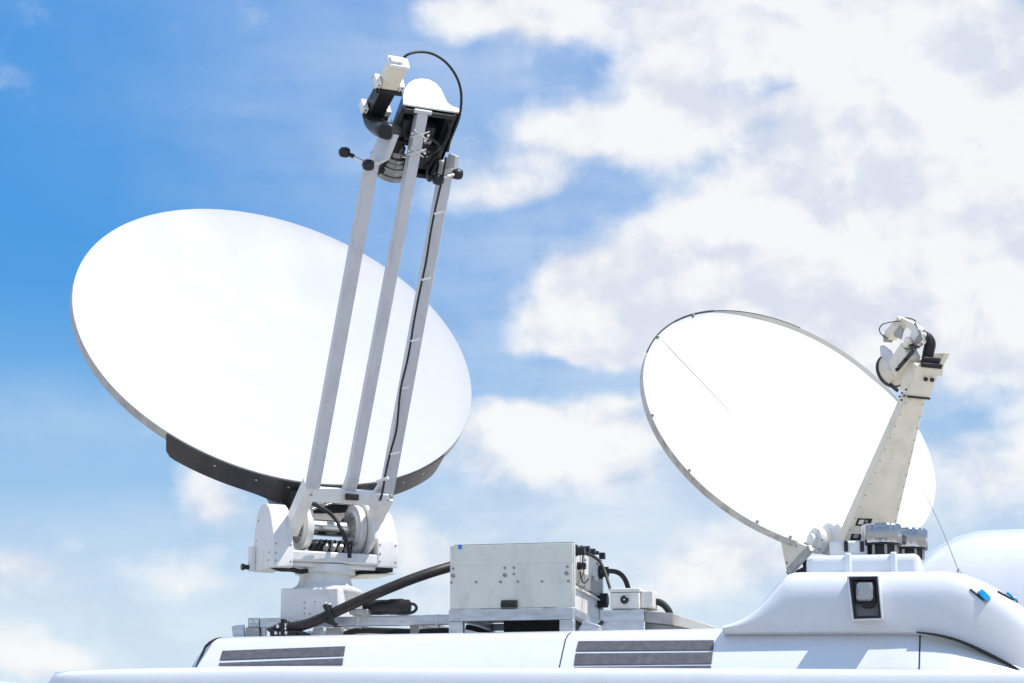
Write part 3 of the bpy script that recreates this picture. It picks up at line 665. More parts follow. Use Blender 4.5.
for k in range(8):
    t = k*math.pi/4+.3; b.aabb(cpos.x+math.cos(t)*crad*.78-.008, cpos.x+math.cos(t)*crad*.78+.008, cpos.y+math.sin(t)*crad*.78-.008, cpos.y+math.sin(t)*crad*.78+.008, cpos.z-cB, cpos.z-.006)
b.split('lid_post', M['alud'], cap1)
cap2 = cap1.copy(); COL.objects.link(cap2)
for ch in list(cap1.children):
    c_ = ch.copy(); COL.objects.link(c_); c_.parent = cap2
q = at(908.5, 556.5, .95); cap2.location = V((q.x, .95, q.z-.02)); cap2.rotation_euler.z = .2
cap2['label'] = 'fluted chrome vent cap half hidden behind the other, nearer the cab nose'

# whip aerial
b = MB(); w0, w1 = at(958.5, 571, .8), at(917, 478, .8); b.tube([w0+(w1-w0)*(i/8)+X*.012*math.sin(i/8*3.1) for i in range(9)], [.0028-.0015*i/8 for i in range(9)], 6); b.lathe(w0-Z*.03, Z, [(0, .03), (.01, .028), (.03, .01), (.045, .006)], 14)
tag(b.build('whip_aerial', M['grey']), 'thin whip aerial leaning back from the deflector beside the smaller dish', 'aerial')

# ------------------------------------------------------------------ equipment case
BL, TR, BR = at(450, 608.5, .35), at(573, 542.5, .35), at(573, 608.5, .35)
cx0, cx1, cz0, cz1 = BL.x, BR.x, BL.z-.005, TR.z
def depth_at(px, x):                              # y at which a point of given x appears at a pixel column
    lo, hi = .3, 3.0
    for _ in range(40):
        m_ = (lo+hi)/2; q_ = V((x, m_, 3.3))-CAM; p_ = 512+FPX*q_.dot(RT)/q_.dot(FW)
        if p_ < px: lo = m_
        else: hi = m_
    return lo
yb = depth_at(602.5, cx1)
case = thing('equipment_case', 'pale grey metal equipment case on a raised aluminium stand between the two dishes', 'equipment case', ((cx0+cx1)/2, .7, 2.86))
b = MB(); b.aabb(cx0, cx1-.012, .355, yb-.02, cz0, cz1-.004); cs = b.build('case_body', M['casew'], case, bevel=.006)
zs = at(500, 564.5, .35).z
b = MB(); b.aabb(cx0, cx1, .347, .3545, cz0, zs-.002); b.aabb(cx0, cx1, .347, .3545, zs+.004, cz1-.002); b.split('front_panel', M['case'], case, bevel=.002)
b = MB(); b.aabb(cx0+.003, cx1-.003, .3495, .354, zs-.004, zs+.006); b.build('panel_joint', M['casew'], case)
b = MB(); b.aabb(cx0+.02, cx1, .36, yb, cz1, cz1+.005); b.build('case_lid', M['band'], case)
b = MB()
bolts(b, [at(x, y, .347) for x, y in ((453.2, 568.5), (451.5, 582.5), (476.3, 582), (500.5, 582), (518, 581.5), (542.3, 581.3), (568.4, 581), (567.4, 566.5), (505, 567.8), (514, 567.6), (514, 574))], -Y, .009, .006)
bolts(b, [at(x, y, .347) for x, y in ((453.2, 575.5), (505, 575), (566.8, 573.2))], -Y, .014, .009)
b.split('bolt', M['grey'], case)
b = MB(); c_ = at(509.5, 604, .347); b.aabb(c_.x-.053, c_.x+.053, .325, .347, c_.z-.023, c_.z-.004); b.prism([(c_.x-.053, .347, c_.z-.004), (c_.x-.053, .325, c_.z-.004), (c_.x-.05, .335, c_.z+.024), (c_.x-.05, .347, c_.z+.024)], (.103, 0, 0)); b.build('latch', M['hose'], case, bevel=.004)
b = MB(); c_ = at(460, 546.8, .346); b.aabb(c_.x-.011, c_.x+.011, .3445, .3465, c_.z-.014, c_.z+.014); b.build('tape_mark', M['bluet'], case)
# right-hand end with sockets, band and cables
def E(px, py): return onp(px, py, V((cx1, 0, 0)), X)
b = MB(); yy0, yy1 = .37, yb-.03
zz = E(588, 583).z
b.aabb(cx1-.010, cx1+.004, .36, yb-.02, zz-.045, zz+.045); b.build('end_band', M['band'], case)
b = MB(); b.aabb(cx1-.012, cx1+.012, .356, .375, cz0, cz1-.003); b.aabb(cx1-.012, cx1+.010, yb-.05, yb-.02, cz0, cz1-.06); b.aabb(cx1-.011, cx1+.008, .36, yb-.02, E(588, 594).z-.006, E(588, 594).z+.006); b.split('end_flange', M['casew'], case, bevel=.002)
b = MB()
for (x, y, r_, l_) in ((577, 551, .028, .05), (582, 549.5, .022, .05), (586, 551.5, .018, .06), (591, 553, .013, .05), (579.5, 566, .022, .04)):
    b.lathe(E(x, y)-X*.01, X, [(0, r_*1.2), (.012, r_*1.2), (.014, r_), (.01+l_, r_), (.012+l_, r_*.7)], 18)
b.split('socket', M['black'], case)
b = MB(); b.aabb(cx1-.005, cx1+.03, yb-.10, yb-.05, E(602, 557).z-.02, E(602, 557).z+.02); q = E(601, 572); b.lathe(q-X*.01, X, [(0, .045), (.02, .045), (.022, .034), (.06, .034)], 20); q2 = E(600, 600.5); b.lathe(q2-X*.02, X, [(0, .055), (.02, .055), (.02, .048), (.07, .048), (.075, .035)], 24); b.split('cable_gland', M['rubber'], case)
b = MB(); b.tube(spline([E(x, y)+X*.03 for x, y in ((579, 552), (578, 560), (579, 570), (577, 580), (580, 583), (584, 579))], 5), .005, 6); b.tube(spline([E(x, y)+X*.025 for x, y in ((578.5, 566), (576.5, 574), (578.5, 582))], 5), .004, 6); b.split('socket_wire', M['hose'], case)
b = MB(); bolts(b, [E(x, y) for x, y in ((574.8, 594.5), (596, 606), (597, 564), (585, 560))], X, .009, .008); b.aabb(cx1, cx1+.006, E(593, 578).y-.03, E(593, 578).y+.03, E(593, 578).z-.012, E(593, 578).z+.012); b.split('end_fixing', M['grey'], case)
# aluminium stand
zl = 2.845; zr_ = cz0-.075
b = MB(); b.aabb(cx0-.006, cx1+.006, .34, .40, zr_, cz0-.002); b.aabb(cx0-.006, cx0+.085, .34, .40, zl, zr_); b.aabb(cx1-.085, cx1+.006, .34, .40, zl, zr_)
b.aabb(cx1-.05, cx1+.004, .40, yb-.04, zr_+.02, cz0-.002); b.aabb(cx0, cx0+.05, .40, yb-.04, zr_+.02, cz0-.002)
b.aabb(cx1-.06, cx1+.004, yb-.12, yb-.04, zl, zr_+.02); b.aabb(cx0, cx0+.06, yb-.12, yb-.04, zl, zr_+.02); b.aabb(cx0+.05, cx1-.05, yb-.1, yb-.04, zr_+.02, cz0-.01)
b.build('stand', M['alu'], case, bevel=.006)
b = MB(); b.aabb(cx0+.28, cx1-.06, .62, 1.2, 2.862, 3.0); b.build('under_case_unit', M['rubber'], case, bevel=.02)
b = MB(); b.prism([(cx1-.0, .44, 2.86), (cx1+.13, .44, 2.86), (cx1+.16, .44, 2.90), (cx1+.05, .44, 2.935)], (0, .35, 0)); b.build('foot_bracket', M['alu'], case, bevel=.006)

# junction box, metal bracket, cables
jy = .58
j0, j1 = at(610, 609, jy), at(639.5, 588.5, jy)
jb = thing('junction_box', 'small white junction box with a round black plug, right of the equipment case', 'junction box', ((j0.x+j1.x)/2, jy+.1, j0.z))
b = MB(); b.aabb(j0.x, j1.x, jy, jy+.22, j0.z, j1.z-.022); b.build('box_body', M['casew'], jb, bevel=.008, seg=3)
b = MB(); b.aabb(j0.x-.004, j1.x+.004, jy-.004, jy+.224, j1.z-.019, j1.z+.004); b.build('box_lid', M['casew'], jb, bevel=.006, seg=3)
k0, k1 = at(641, 608, jy+.03), at(650, 590.5, jy+.03)
b = MB(); b.aabb(k0.x, k1.x+.02, jy+.03, jy+.25, k0.z, k1.z); b.build('side_unit', M['casew'], jb, bevel=.008, seg=3)
c_ = at(624.7, 599.8, jy)
b = MB(); b.lathe(c_, -Y, [(-.002, .026), (.012, .026), (.018, .020), (.018, .008)], 24); b.build('plug', M['black'], jb)
b = MB(); b.lathe(c_-Y*.014, -Y, [(0, .007), (.008, .006)], 12); b.build('plug_pin', M['steel'], jb)
b = MB(); s0, s1_ = at(600.5, 632, jy-.03), at(643.5, 609.3, jy-.03); b.aabb(s0.x, s1_.x, jy-.03, jy-.026, 2.862, s1_.z); b.aabb(s0.x, s1_.x, jy-.026, jy+.33, s1_.z-.004, s1_.z)
b.aabb(s0.x, s0.x+.004, jy-.026, jy+.33, 2.862, s1_.z-.004); mb_ = b.build('metal_bracket', M['alu'], bevel=.0015)
tag(mb_, 'folded aluminium bracket carrying the small junction box', 'bracket')
rl = thing('metal_channel', 'sloping weathered metal channel, shade coloured into its bracket end, running from the bracket towards the cab', 'channel', at(680, 628, .8))
P = lambda l, d: [at(x, y, d) for x, y in l]
b = MB(); b.prism(P([(643.8, 610.5), (673, 613.2), (673, 624.6), (643.8, 621.8)], .58), (0, .26, 0)); b.build('channel_shaded_end', M['alud'], rl, bevel=.003)  # shaded side of the channel, its shade put in as darker metal
b = MB(); b.prism(P([(673.2, 613.5), (716.5, 627), (716.5, 634), (673.2, 625)], .62), (0, .22, 0)); b.build('channel_side', M['cream'], rl, bevel=.003)
b = MB(); b.prism(P([(645, 622.5), (700, 628), (700, 636), (645, 634)], .70), (0, .1, 0)); b.build('channel_foot', M['alu'], rl, bevel=.003)
b = MB(); b.tube(spline([at(x, y, d) for x, y, d in ((586, 553.5, .7), (593, 556, .72), (600, 562, .74), (605, 572, .72), (608, 582, .68), (610.5, 590, .66))], 6), .0095, 8)
tag(b.build('cable', M['rubber']), 'thin black cable dropping from the case end into the junction box', 'cable', 'cables beside the junction box')
b = MB(); b.tube(spline([at(x, y, .95) for x, y in ((601, 572.6), (608, 571.2), (615, 571.6), (621, 574.5), (625.5, 580.5), (628.5, 589)) ], 6), .016, 10)
tag(b.build('cable', M['rubber']), 'thick black cable arching over to the back of the junction box', 'cable', 'cables beside the junction box')
b = MB(); b.tube(spline([at(x, y, .74) for x, y in ((650, 602), (655, 601.5), (661, 603), (666, 607), (669.5, 613), (670, 622), (664, 629), (656, 633))], 6), .022, 12)
tag(b.build('cable', M['rubber']), 'black cable curving down from the junction box behind the metal channel', 'cable', 'cables beside the junction box')
b = MB(); b.tube(spline([at(x, y, .5) for x, y in ((590, 634), (595, 629), (600, 624.5), (603, 621))], 5), .012, 8)
tag(b.build('cable', M['rubber']), 'short black cable slanting up beside the stand leg of the case', 'cable', 'cables beside the junction box')

# ------------------------------------------------------------------ roof rack and hose at the rear
ry = .62
rk = thing('roof_rack', 'weathered aluminium roof rack rail under the larger dish', 'roof rack', at(330, 636, ry))
b = MB(); u0_, u1_ = at(259.5, 627, ry), at(449, 616, ry); ztop = at(300, 617.3, ry).z; zbot = at(300, 627, ry).z
b.aabb(u0_.x, cx0-.01, ry, ry+.05, zbot, ztop); b.build('rail', M['alu'], rk, bevel=.004)
b = MB(); e0_, e1_ = at(248, 626, ry), at(259.3, 618, ry); b.aabb(e0_.x, e1_.x, ry-.004, ry+.054, zbot+.004, ztop+.002); re_ = b.build('rail_end', M['alu'], rk, bevel=.003)
b = MB(); bolts(b, [at(251.5, 621.5, ry-.004), at(256.5, 621, ry-.004)], -Y, .012, .008); b.split('bolt', M['steel'], re_)
b = MB(); b.aabb(u0_.x, cx0-.01, ry+1.05, ry+1.1, zbot, ztop); b.build('rail', M['alu'], rk, bevel=.004)
for px in (255, 335, 412):
    x = at(px, 630, ry).x; b = MB(); b.aabb(x-.03, x+.03, ry+.05, ry+1.05, zbot+.01, ztop-.006); b.aabb(x-.03, x+.03, ry+.06, ry+.12, 2.862, zbot+.01); b.build('cross_bar', M['alud'], rk, bevel=.004)
b = MB(); b.aabb(at(261, 630, ry).x, at(265, 630, ry).x, ry, ry+.04, 2.85, zbot); b.build('post', M['alu'], rk)
b = MB(); b.hexa(P([(231.5, 626.5), (244, 625), (244.5, 638), (233, 637.6)], ry-.02), P([(233.5, 625.5), (245, 624.5), (245, 637), (235, 637)], ry+.14)); b.build('rail_foot', M['alu'], rk, bevel=.004)
b = MB(); b.hexa(P([(245.5, 627.5), (259, 627.5), (260, 639), (244.5, 639.5)], ry-.03), P([(247, 627), (259, 627), (259.5, 639), (246, 639)], ry+.14)); b.build('rail_foot', M['alud'], rk, bevel=.004)
b = MB(); b.hexa(P([(313.5, 627.5), (324, 626.5), (322.5, 637.5), (311, 637.5)], ry-.03), P([(313.5, 627.5), (324, 626.5), (322.5, 637.5), (311, 637.5)], ry+.1)); b.build('rail_foot', M['alu'], rk, bevel=.004)
b = MB(); b.hexa(P([(326, 627.5), (342, 627.5), (343, 638), (326, 638)], ry-.02), P([(326, 627.5), (342, 627.5), (343, 638), (326, 638)], ry+.1)); b.build('rail_foot', M['alud'], rk, bevel=.004)
b = MB()
for px in (358, 437): x = at(px, 620, ry).x; b.aabb(x-.006, x+.006, ry-.004, ry+.056, zbot-.012, ztop+.003)
b.split('rail_tie', M['tie'], rk, bevel=.002)
b = MB(); b.tube(spline([at(x, y, ry+.10) for x, y in ((343, 636), (349, 632.5), (362, 630.3), (390, 631), (415, 631.8), (440, 630.8), (462, 630.6))], 5), .020, 10)
tag(b.build('cable', M['rubber']), 'black cable lying under the roof rack rail behind the case stand', 'cable')
b = MB(); b.tube(spline([at(x, y, ry-.02) for x, y in ((466, 627), (474, 628.5), (481, 630.5), (488, 634), (492, 637))], 5), .017, 10)
tag(b.build('cable', M['rubber']), 'black cable sagging inside the left leg of the case stand', 'cable')

def ath(x, y, d): return at(x, y, d+.2)
hs = thing('conduit_hose', 'thick dark brown conduit hose rising from the rear rack to the equipment case', 'hose', ath(290, 634, .34))
b = MB(); hp = [ath(x, y, d) for x, y, d in ((287, 628, .30), (296, 626.6, .30), (306, 624.4, .30), (318, 620, .29), (332, 613.6, .29), (348, 606.2, .30), (366, 598, .32), (388, 588.6, .36), (410, 579.8, .42), (432, 572.2, .50), (452, 566.3, .60))]
b.tube(spline(hp, 6), .034, 16); b.build('hose_body', M['hose'], hs)
b = MB(); d_ = (hp[0]-hp[2]).normalized(); b.lathe(hp[0]-d_*.02, d_, [(0, .044), (.03, .05), (.035, .05), (.04, .043), (.07, .043), (.072, .036), (.10, .036), (.102, .028), (.13, .028)], 24); b.box(ath(283.5, 627, .25), X*.014, Y*.02, Z*.05); b.build('hose_coupling', M['black'], hs, bevel=.002)
b = MB(); bolts(b, [ath(x, y, .242) for x, y in ((278, 626.3), (285, 625), (285, 628.5), (276, 633), (281, 633.3), (286, 632.8))], -Y, .011, .01); b.split('bolt', M['steel'], hs)
b = MB(); b.box(ath(284, 633.5, .27), X*.085, Y*.03, Z*.016); b.box(ath(297, 633.5, .3), X*.05, Y*.03, Z*.012); b.tube(spline([ath(x, y, .27) for x, y in ((268, 629), (274, 632), (284, 634.5), (296, 632.5), (304, 634), (311, 636.5))], 5), .013, 8); b.build('coupling_base', M['black'], hs, bevel=.003)
b = MB(); b.bar(ath(325, 604.5, .255), ath(333.5, 624, .255), .035, .03, Y); b.bar(ath(329, 605.5, .255), ath(331, 611, .255), .03, .03, Y); b.bar(ath(326, 621, .255), ath(337, 625, .255), .03, .025, Y); b.build('hose_clamp', M['black'], hs, bevel=.004)
b = MB(); b.ball(ath(325.5, 603.6, .25), .011, 12); b.ball(ath(329.5, 604.4, .25), .011, 12); b.split('bolt', M['steel'], hs)

cy_ = thing('black_canister', 'black cylindrical canister with a wire loop, behind the conduit hose', 'canister', at(390, 613, .62))
b = MB(); q0, q1 = at(364, 607.5, .62), at(410.5, 606.5, .62); dd = (q1-q0); b.lathe(q0, dd, [(0, .04), (.008, .047), (dd.length*.55, .047), (dd.length*.56, .051), (dd.length*.84, .051), (dd.length*.85, .046), (dd.length*.97, .045), (dd.length, .03)], 28); b.build('canister_body', M['rubber'], cy_)
b = MB(); b.tube(spline([at(x, y, .60) for x, y in ((368, 613.2), (378, 613.6), (392, 613), (399, 613.6), (408, 613.4), (414, 611.5), (416.5, 608), (414.5, 604.6), (410, 603.6))], 6), .010, 8); b.build('wire_loop', M['black'], cy_)
b = MB(); b.aabb(at(349, 610, .5).x, at(368, 610, .5).x, .5, .62, ztop+.001, ztop+.035); b.build('canister_bracket', M['alud'], cy_, bevel=.006)

# ------------------------------------------------------------------ marker lamps on the nose of the deflector
bpy.context.view_layer.update()
dg = bpy.context.evaluated_depsgraph_get()
def hit_defl(px, py):
    d_ = ray(px, py).normalized(); off = world_loc(defl)
    ok, loc, nr, _ = defl.ray_cast(CAM-off, d_)
    return (loc+off, nr) if ok else (None, None)
def marker(px, py, seam):
    loc, nr = hit_defl(px, py)
    if loc is None: loc, nr = at(px, py, .5), V((.6, -.3, .7)).normalized()
    fwd = (V((.7, -.25, -.62))); fwd = (fwd-nr*fwd.dot(nr)).normalized(); sd = nr.cross(fwd)
    b = MB()
    b.box(loc+nr*.009, fwd*.036, sd*.022, nr*.010)
    mk = b.build('marker_lamp', M['blue'], defl, bevel=.006, seg=3)
    b = MB(); b.box(loc+nr*.001, fwd*.042, sd*.026, nr*.003); b.build('lamp_base', M['rim'], defl, bevel=.002)
    pts = []
    for x, y in seam:
        l2, n2 = hit_defl(x, y)
        if l2 is not None: pts.append(l2+n2*.003)
    if len(pts) > 1:
        b = MB(); b.tube(pts, .007, 6); b.build('trim_groove', M['rubber'], defl)
marker(983.5, 596, [(970+15*i/6, 589.5+12*i/6) for i in range(7)])
marker(1011, 598, [(997.5+26*i/8, 592+14*i/8) for i in range(9)])

# ------------------------------------------------------------------ other vehicles
def vehicle(name, label, cat, cpos, rot, L, W, prof_top, zfun, mt=M['van'], group=None, pc=.42):
    """rounded body: L along local x, W across, roof height zfun(s) for s in 0..1"""
    t = thing(name, label, cat, (cpos[0], cpos[1], 0), group)
    c, s_ = math.cos(rot), math.sin(rot); dx = V((c, s_, 0)); dy = V((-s_, c, 0)); o = V((cpos[0], cpos[1], 0)); rows = []
    K = 40
    for i in range(K+1):
        f_ = .5-.5*math.cos(math.pi*i/K); x = (f_-.5)*L; zt = zfun(f_)
        e_ = 1-abs(2*f_-1)**14*.2; hw = W/2*e_
        row = []
        for k in range(49):
            th = math.pi*k/48; cc, ss = math.cos(th), math.sin(th)
            yy = math.copysign(abs(cc)**pc, cc)*hw; zz = .9+(zt-.9)*abs(ss)**prof_top
            row.append(o+dx*x+dy*yy+Z*zz)
        row = [o+dx*x+dy*hw*.96+Z*.3]+row+[o-dy*hw*.96+dx*x+Z*.3]
        rows.append(row)
    b = MB(); b.grid(rows, closed=True); n_ = len(rows[0])
    b.f.append(tuple(range(n_))); b.mi.append(0); b.f.append(tuple(range(K*n_, (K+1)*n_))); b.mi.append(0)
    b.build('body', mt, t, sharp=60)
    for sx in (-.32, .32):
        for sy in (-1, 1):
            w_ = MB(); p = o+dx*sx*L+dy*sy*(W/2-.10)+Z*.34; w_.lathe(p-dy*.11, dy, [(0, .2), (.02, .31), (.04, .34), (.18, .34), (.2, .31), (.22, .2)], 24); w_.build('wheel', M['tyre'], t)
    for sy in (-1, 1):
        w_ = MB(); p = o+dy*sy*(W/2+.004)+Z*1.45; w_.box(p, dx*L*.36, dy*.006, Z*.22); w_.build('side_window', M['window'], t)
    return t
# van passing close by: only its roof edge shows along the bottom
fl = at(20, 690, -4.9); fz = at(300, 666.5, -4.9).z
def zf(f_): 
    e_ = min(f_, 1-f_)*6.2
    return fz-.12*max(0, f_-.18)-.34*max(0, 1-e_/.18)**2.4
vehicle('white_van', 'white van roof stretching along the bottom edge in the foreground', 'van', (fl.x+3.1, -4.1, 0), R(-0.5), 6.2, 1.9, .05, zf, pc=.05)
# rounded tall vehicle behind the deflector
dz = at(965, 527, 4.2)
def zd(f_):
    e_ = min(f_, 1-f_)*5.0
    return dz.z+.10-.75*max(0, 1-e_/.95)**2.1-.06*max(0, (f_-.35)/.65)
vehicle('tall_white_van', 'taller white vehicle with a rounded roof behind the deflector nose at the right edge', 'van', (dz.x+1.72, 5.2, 0), R(-6), 5.0, 2.3, .75, zd, pc=.75)
q = at(0, 676, 6)
vehicle('white_car', 'white vehicle roof low at the bottom left corner', 'car', (q.x-1.75, 7.0, 0), R(0), 4.4, 1.8, .32, lambda f_: q.z+.02-.4*max(0, 1-min(f_, 1-f_)*4.4/.9)**2)

# ------------------------------------------------------------------ light and sky
SUN = V((.58, .0, 1.0)).normalized()
sl = bpy.data.lights.new('sun', 'SUN'); sl.energy = 2.2; sl.angle = R(.5); sl.color = (1.0, .955, .89)
so = bpy.data.objects.new('sun', sl); COL.objects.link(so); so.rotation_euler = SUN.to_track_quat('Z', 'Y').to_euler(); so.location = (5, 0, 12)
w = bpy.data.worlds.new('World'); sc.world = w; w.use_nodes = True
nt = w.node_tree; N = nt.nodes; L = nt.links
for n_ in list(N): N.remove(n_)
outw = N.new('ShaderNodeOutputWorld'); bg = N.new('ShaderNodeBackground'); L.new(bg.outputs[0], outw.inputs[0]); bg.inputs[1].default_value = .10
sky = N.new('ShaderNodeTexSky'); sky.sky_type = 'NISHITA'; sky.sun_disc = False
sky.sun_elevation = math.asin(SUN.z); sky.sun_rotation = math.atan2(SUN.x, SUN.y)
sky.air_density = 1.0; sky.dust_density = .35; sky.ozone_density = 2.5; sky.altitude = 0
hsv = N.new('ShaderNodeHueSaturation'); hsv.inputs['Saturation'].default_value = 1.15; L.new(sky.outputs[0], hsv.inputs['Color'])
tc = N.new('ShaderNodeTexCoord')
def math_(op, a, b=None, clamp=False):
    m = N.new('ShaderNodeMath'); m.operation = op; m.use_clamp = clamp
    for i, v in enumerate((a, b)):
        if v is None: continue
        if hasattr(v, 'is_linked') or hasattr(v, 'links'): L.new(v, m.inputs[i])
        else: m.inputs[i].default_value = v
    return m.outputs[0]
sep = N.new('ShaderNodeSeparateXYZ'); L.new(tc.outputs['Generated'], sep.inputs[0])
az = math_('ARCTAN2', sep.outputs[0], sep.outputs[1]); el = math_('ARCSINE', sep.outputs[2])
KS = 23.1                                          # about one unit per 2.5 degrees
comb = N.new('ShaderNodeCombineXYZ'); L.new(math_('MULTIPLY', az, KS), comb.inputs[0]); L.new(math_('MULTIPLY', el, KS), comb.inputs[1])
def azel(px, py):
    d = ray(px, py).normalized(); return V((math.atan2(d.x, d.y)*KS, math.asin(d.z)*KS, 0))
def noise(scale, detail, rough=.55, off=(0, 0, 0), src=None, st=(1, 1, 1)):
    mp = N.new('ShaderNodeMapping'); mp.inputs['Location'].default_value = off; mp.inputs['Scale'].default_value = st; L.new(src or comb.outputs[0], mp.inputs[0])
    n = N.new('ShaderNodeTexNoise'); n.inputs['Scale'].default_value = scale; n.inputs['Detail'].default_value = detail; n.inputs['Roughness'].default_value = rough; L.new(mp.outputs[0], n.inputs['Vector']); return n
wn = noise(1.1, 3, .5, (3, 7, 0))
vs_ = N.new('ShaderNodeVectorMath'); vs_.operation = 'SUBTRACT'; L.new(wn.outputs['Color'], vs_.inputs[0]); vs_.inputs[1].default_value = (.5, .5, .5)
vm = N.new('ShaderNodeVectorMath'); vm.operation = 'SCALE'; L.new(vs_.outputs[0], vm.inputs[0]); vm.inputs['Scale'].default_value = .55
va = N.new('ShaderNodeVectorMath'); L.new(comb.outputs[0], va.inputs[0]); L.new(vm.outputs[0], va.inputs[1])
WARP = va.outputs[0]
def blob(px, py, rx, ry, rot=0, amp=1.0):
    mp = N.new('ShaderNodeMapping'); mp.vector_type = 'TEXTURE'; c = azel(px, py)
    mp.inputs['Location'].default_value = c; mp.inputs['Rotation'].default_value = (0, 0, R(rot)); mp.inputs['Scale'].default_value = (rx/100, ry/100, 1e3); L.new(WARP, mp.inputs[0])
    g = N.new('ShaderNodeTexGradient'); g.gradient_type = 'SPHERICAL'; L.new(mp.outputs[0], g.inputs[0])
    return math_('MULTIPLY', g.outputs['Fac'], amp)
# cloud banks of this sky, by direction: (centre, radii, tilt, weight)
BL_ = [(830, 235, 330, 150, 18, 1.5), (640, 300, 175, 100, 28, 1.25), (970, 170, 220, 200, 0, 1.4), (600, 318, 130, 66, 10, 1.0), (930, 40, 260, 130, 0, 1.25),
       (640, 118, 165, 74, 18, 1.2), (690, 15, 280, 78, -3, 1.25), (500, 8, 110, 46, 0, 1.0), (545, 132, 110, 36, 8, .65), (750, 310, 210, 80, 0, 1.0), (960, 330, 200, 95, 0, 1.0),
       (548, 438, 170, 64, -3, 1.6), (560, 378, 170, 26, 3, -1.3), (745, 82, 90, 34, 15, -.55), (560, 208, 120, 30, 20, -.5), (495, 192, 110, 42, 5, 1.05), (1000, 480, 160, 70, 20, .85), (735, 565, 160, 54, 12, 1.05),
       (220, 500, 85, 50, -25, .9), (25, 570, 110, 46, 0, .75), (180, 575, 85, 36, 0, .7), (5, 660, 62, 44, 0, 1.0), (62, 668, 52, 26, 0, .75), (420, 555, 120, 60, 0, .75), (735, 105, 150, 80, 15, .7), (1300, 300, 420, 300, 0, 1.2)]
acc = None
for b_ in BL_:
    v = blob(*b_); acc = v if acc is None else math_('ADD', acc, v)
acc = math_('MINIMUM', acc, 1.15)
# thin even haze, again by direction
HZ_ = [(520, 150, 420, 380, -20, .34), (330, 20, 460, 260, 0, .16), (620, 440, 460, 320, 0, .30), (60, 420, 300, 60, -3, .22), (900, 450, 400, 300, 0, .3), (130, 610, 520, 130, 0, .42), (620, 540, 420, 150, 0, .30)]
hz = None
for b_ in HZ_:
    v = blob(*b_); hz = v if hz is None else math_('ADD', hz, v)
def sstep(v, a, b):
    m = N.new('ShaderNodeMapRange'); m.interpolation_type = 'SMOOTHSTEP'; m.inputs[1].default_value = a; m.inputs[2].default_value = b; L.new(v, m.inputs[0]); return m.outputs[0]
st = noise(.8, 5, .6, (2, 5, 0), None, (.35, 2.2, 1))
hz = math_('MULTIPLY', hz, math_('ADD', .75, math_('MULTIPLY', sstep(st.outputs['Fac'], .35, .70), .35)))
hz = math_('MINIMUM', hz, .62)
# scattered clouds added out of view, brightened overhead to lift the ambient light
pj = N.new('ShaderNodeVectorMath'); pj.operation = 'DIVIDE'; L.new(tc.outputs['Generated'], pj.inputs[0])
zc = math_('MAXIMUM', sep.outputs[2], .12); cz = N.new('ShaderNodeCombineXYZ'); [L.new(zc, cz.inputs[i]) for i in range(3)]; L.new(cz.outputs[0], pj.inputs[1])
gen = noise(.9, 4, .55, (5, 2, 0), pj.outputs[0])
highsky = math_('MULTIPLY', math_('SUBTRACT', math_('MULTIPLY', el, 57.3), 26), .1, True)
backsky = math_('MULTIPLY', math_('SUBTRACT', math_('ABSOLUTE', math_('ADD', az, YAW)), .42), 3, True)
els = math_('MAXIMUM', highsky, backsky)
genm = math_('MULTIPLY', math_('MULTIPLY', math_('SUBTRACT', gen.outputs['Fac'], .40), 4.0, True), els)
def billow(scale, off, st=(1, 1.2, 1)):
    mp = N.new('ShaderNodeMapping'); mp.inputs['Location'].default_value = off; mp.inputs['Scale'].default_value = st; L.new(WARP, mp.inputs[0])
    v = N.new('ShaderNodeTexVoronoi'); v.voronoi_dimensions = '2D'; v.feature = 'SMOOTH_F1'; v.inputs['Smoothness'].default_value = .35; v.inputs['Scale'].default_value = scale
    v.inputs['Detail'].default_value = 3.0; v.inputs['Roughness'].default_value = .55; v.inputs['Lacunarity'].default_value = 2.3; v.normalize = True
    L.new(mp.outputs[0], v.inputs['Vector']); return v.outputs['Distance']
f1_ = noise(.62, 7, .50, (1.3, .4, 0), None, (1, 1.25, 1))
bw = billow(1.15, (.3, .2, 0))
f2_ = noise(2.7, 5, .58, (4, 9, 0), None, (.85, 1.25, 1)); f2s = noise(2.7, 3, .5, (4-.10, 9-.20, 0), None, (.85, 1.25, 1))
fb_ = math_('ADD', math_('MULTIPLY', math_('SUBTRACT', f1_.outputs['Fac'], .5), 1.3), math_('MULTIPLY', math_('SUBTRACT', .38, bw), .65))
dens0 = math_('ADD', math_('ADD', acc, math_('ADD', fb_, math_('MULTIPLY', math_('SUBTRACT', f2_.outputs['Fac'], .5), .32))), genm)
dens = sstep(dens0, .17, .98)
dens = math_('MULTIPLY', dens, .95)
dens = math_('SUBTRACT', 1.0, math_('MULTIPLY', math_('SUBTRACT', 1.0, dens), math_('SUBTRACT', 1.0, hz)))
# cloud tone: sunlit billow tops, greyer bases, thinner edges bluer
sh1 = noise(.62, 3, .45, (1.3-.2, .4-.36, 0), None, (1, 1.25, 1)); bw2 = billow(1.15, (.3-.12, .2-.2, 0))
f1s = noise(.62, 3, .45, (1.3, .4, 0), None, (1, 1.25, 1))
rel = math_('ADD', math_('MULTIPLY', math_('SUBTRACT', f1s.outputs['Fac'], sh1.outputs['Fac']), 1.3), math_('MULTIPLY', math_('SUBTRACT', bw2, bw), .45))
rel = math_('ADD', rel, math_('MULTIPLY', math_('SUBTRACT', f2_.outputs['Fac'], f2s.outputs['Fac']), .25))
tone = sstep(rel, -.20, .10)
cm = N.new('ShaderNodeMix'); cm.data_type = 'RGBA'; L.new(tone, cm.inputs[0]); cm.inputs[6].default_value = (3.55, 3.74, 4.2, 1); cm.inputs[7].default_value = (4.62, 4.64, 4.68, 1)
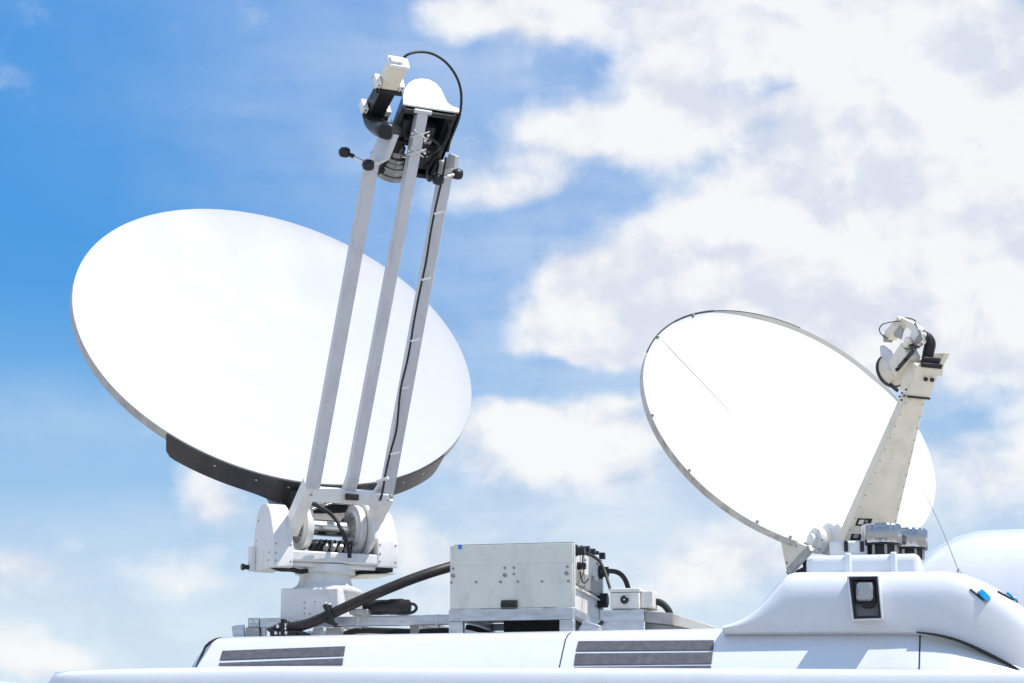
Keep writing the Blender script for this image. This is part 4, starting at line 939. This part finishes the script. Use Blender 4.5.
cb = N.new('ShaderNodeVectorMath'); cb.operation = 'SCALE'; L.new(cm.outputs[2], cb.inputs[0]); L.new(math_('ADD', 1.0, math_('MULTIPLY', highsky, .75)), cb.inputs['Scale'])
er = N.new('ShaderNodeMapRange'); er.inputs[1].default_value = 0; er.inputs[2].default_value = R(90); L.new(el, er.inputs[0])
cr_ = N.new('ShaderNodeValToRGB'); L.new(er.outputs[0], cr_.inputs[0])
stops = [(0, (3.1, 3.5, 4.0)), (4.5/90, (2.45, 3.1, 3.85)), (7/90, (1.75, 2.6, 3.65)), (10/90, (.72, 1.9, 3.5)), (13/90, (.14, 1.36, 3.4)), (20/90, (.12, 1.32, 3.5)), (1, (.5, 1.5, 3.6))]
while len(cr_.color_ramp.elements) < len(stops): cr_.color_ramp.elements.new(.5)
for e_, (p_, c_) in zip(cr_.color_ramp.elements, stops): e_.position = p_; e_.color = (*[v/5 for v in c_], 1)
sc5 = N.new('ShaderNodeVectorMath'); sc5.operation = 'SCALE'; sc5.inputs['Scale'].default_value = 5; L.new(cr_.outputs[0], sc5.inputs[0])
airmix = N.new('ShaderNodeMix'); airmix.data_type = 'RGBA'; airmix.inputs[0].default_value = .8; L.new(hsv.outputs[0], airmix.inputs[6]); L.new(sc5.outputs[0], airmix.inputs[7])
mx = N.new('ShaderNodeMix'); mx.data_type = 'RGBA'; L.new(dens, mx.inputs[0]); L.new(airmix.outputs[2], mx.inputs[6]); L.new(cb.outputs[0], mx.inputs[7])
L.new(mx.outputs[2], bg.inputs[0])
w.cycles.sampling_method = 'MANUAL'; w.cycles.sample_map_resolution = 256

# ------------------------------------------------------------------ render settings
sc.view_settings.view_transform = 'Standard'; sc.view_settings.look = 'None'; sc.view_settings.gamma = 1; sc.view_settings.use_curve_mapping = False
sc.view_settings.exposure = 1.05
sc.render.engine = 'CYCLES'
sc.cycles.max_bounces = 6; sc.cycles.diffuse_bounces = 3; sc.cycles.glossy_bounces = 3; sc.cycles.transmission_bounces = 3
sc.render.resolution_x, sc.render.resolution_y = 1024, 683
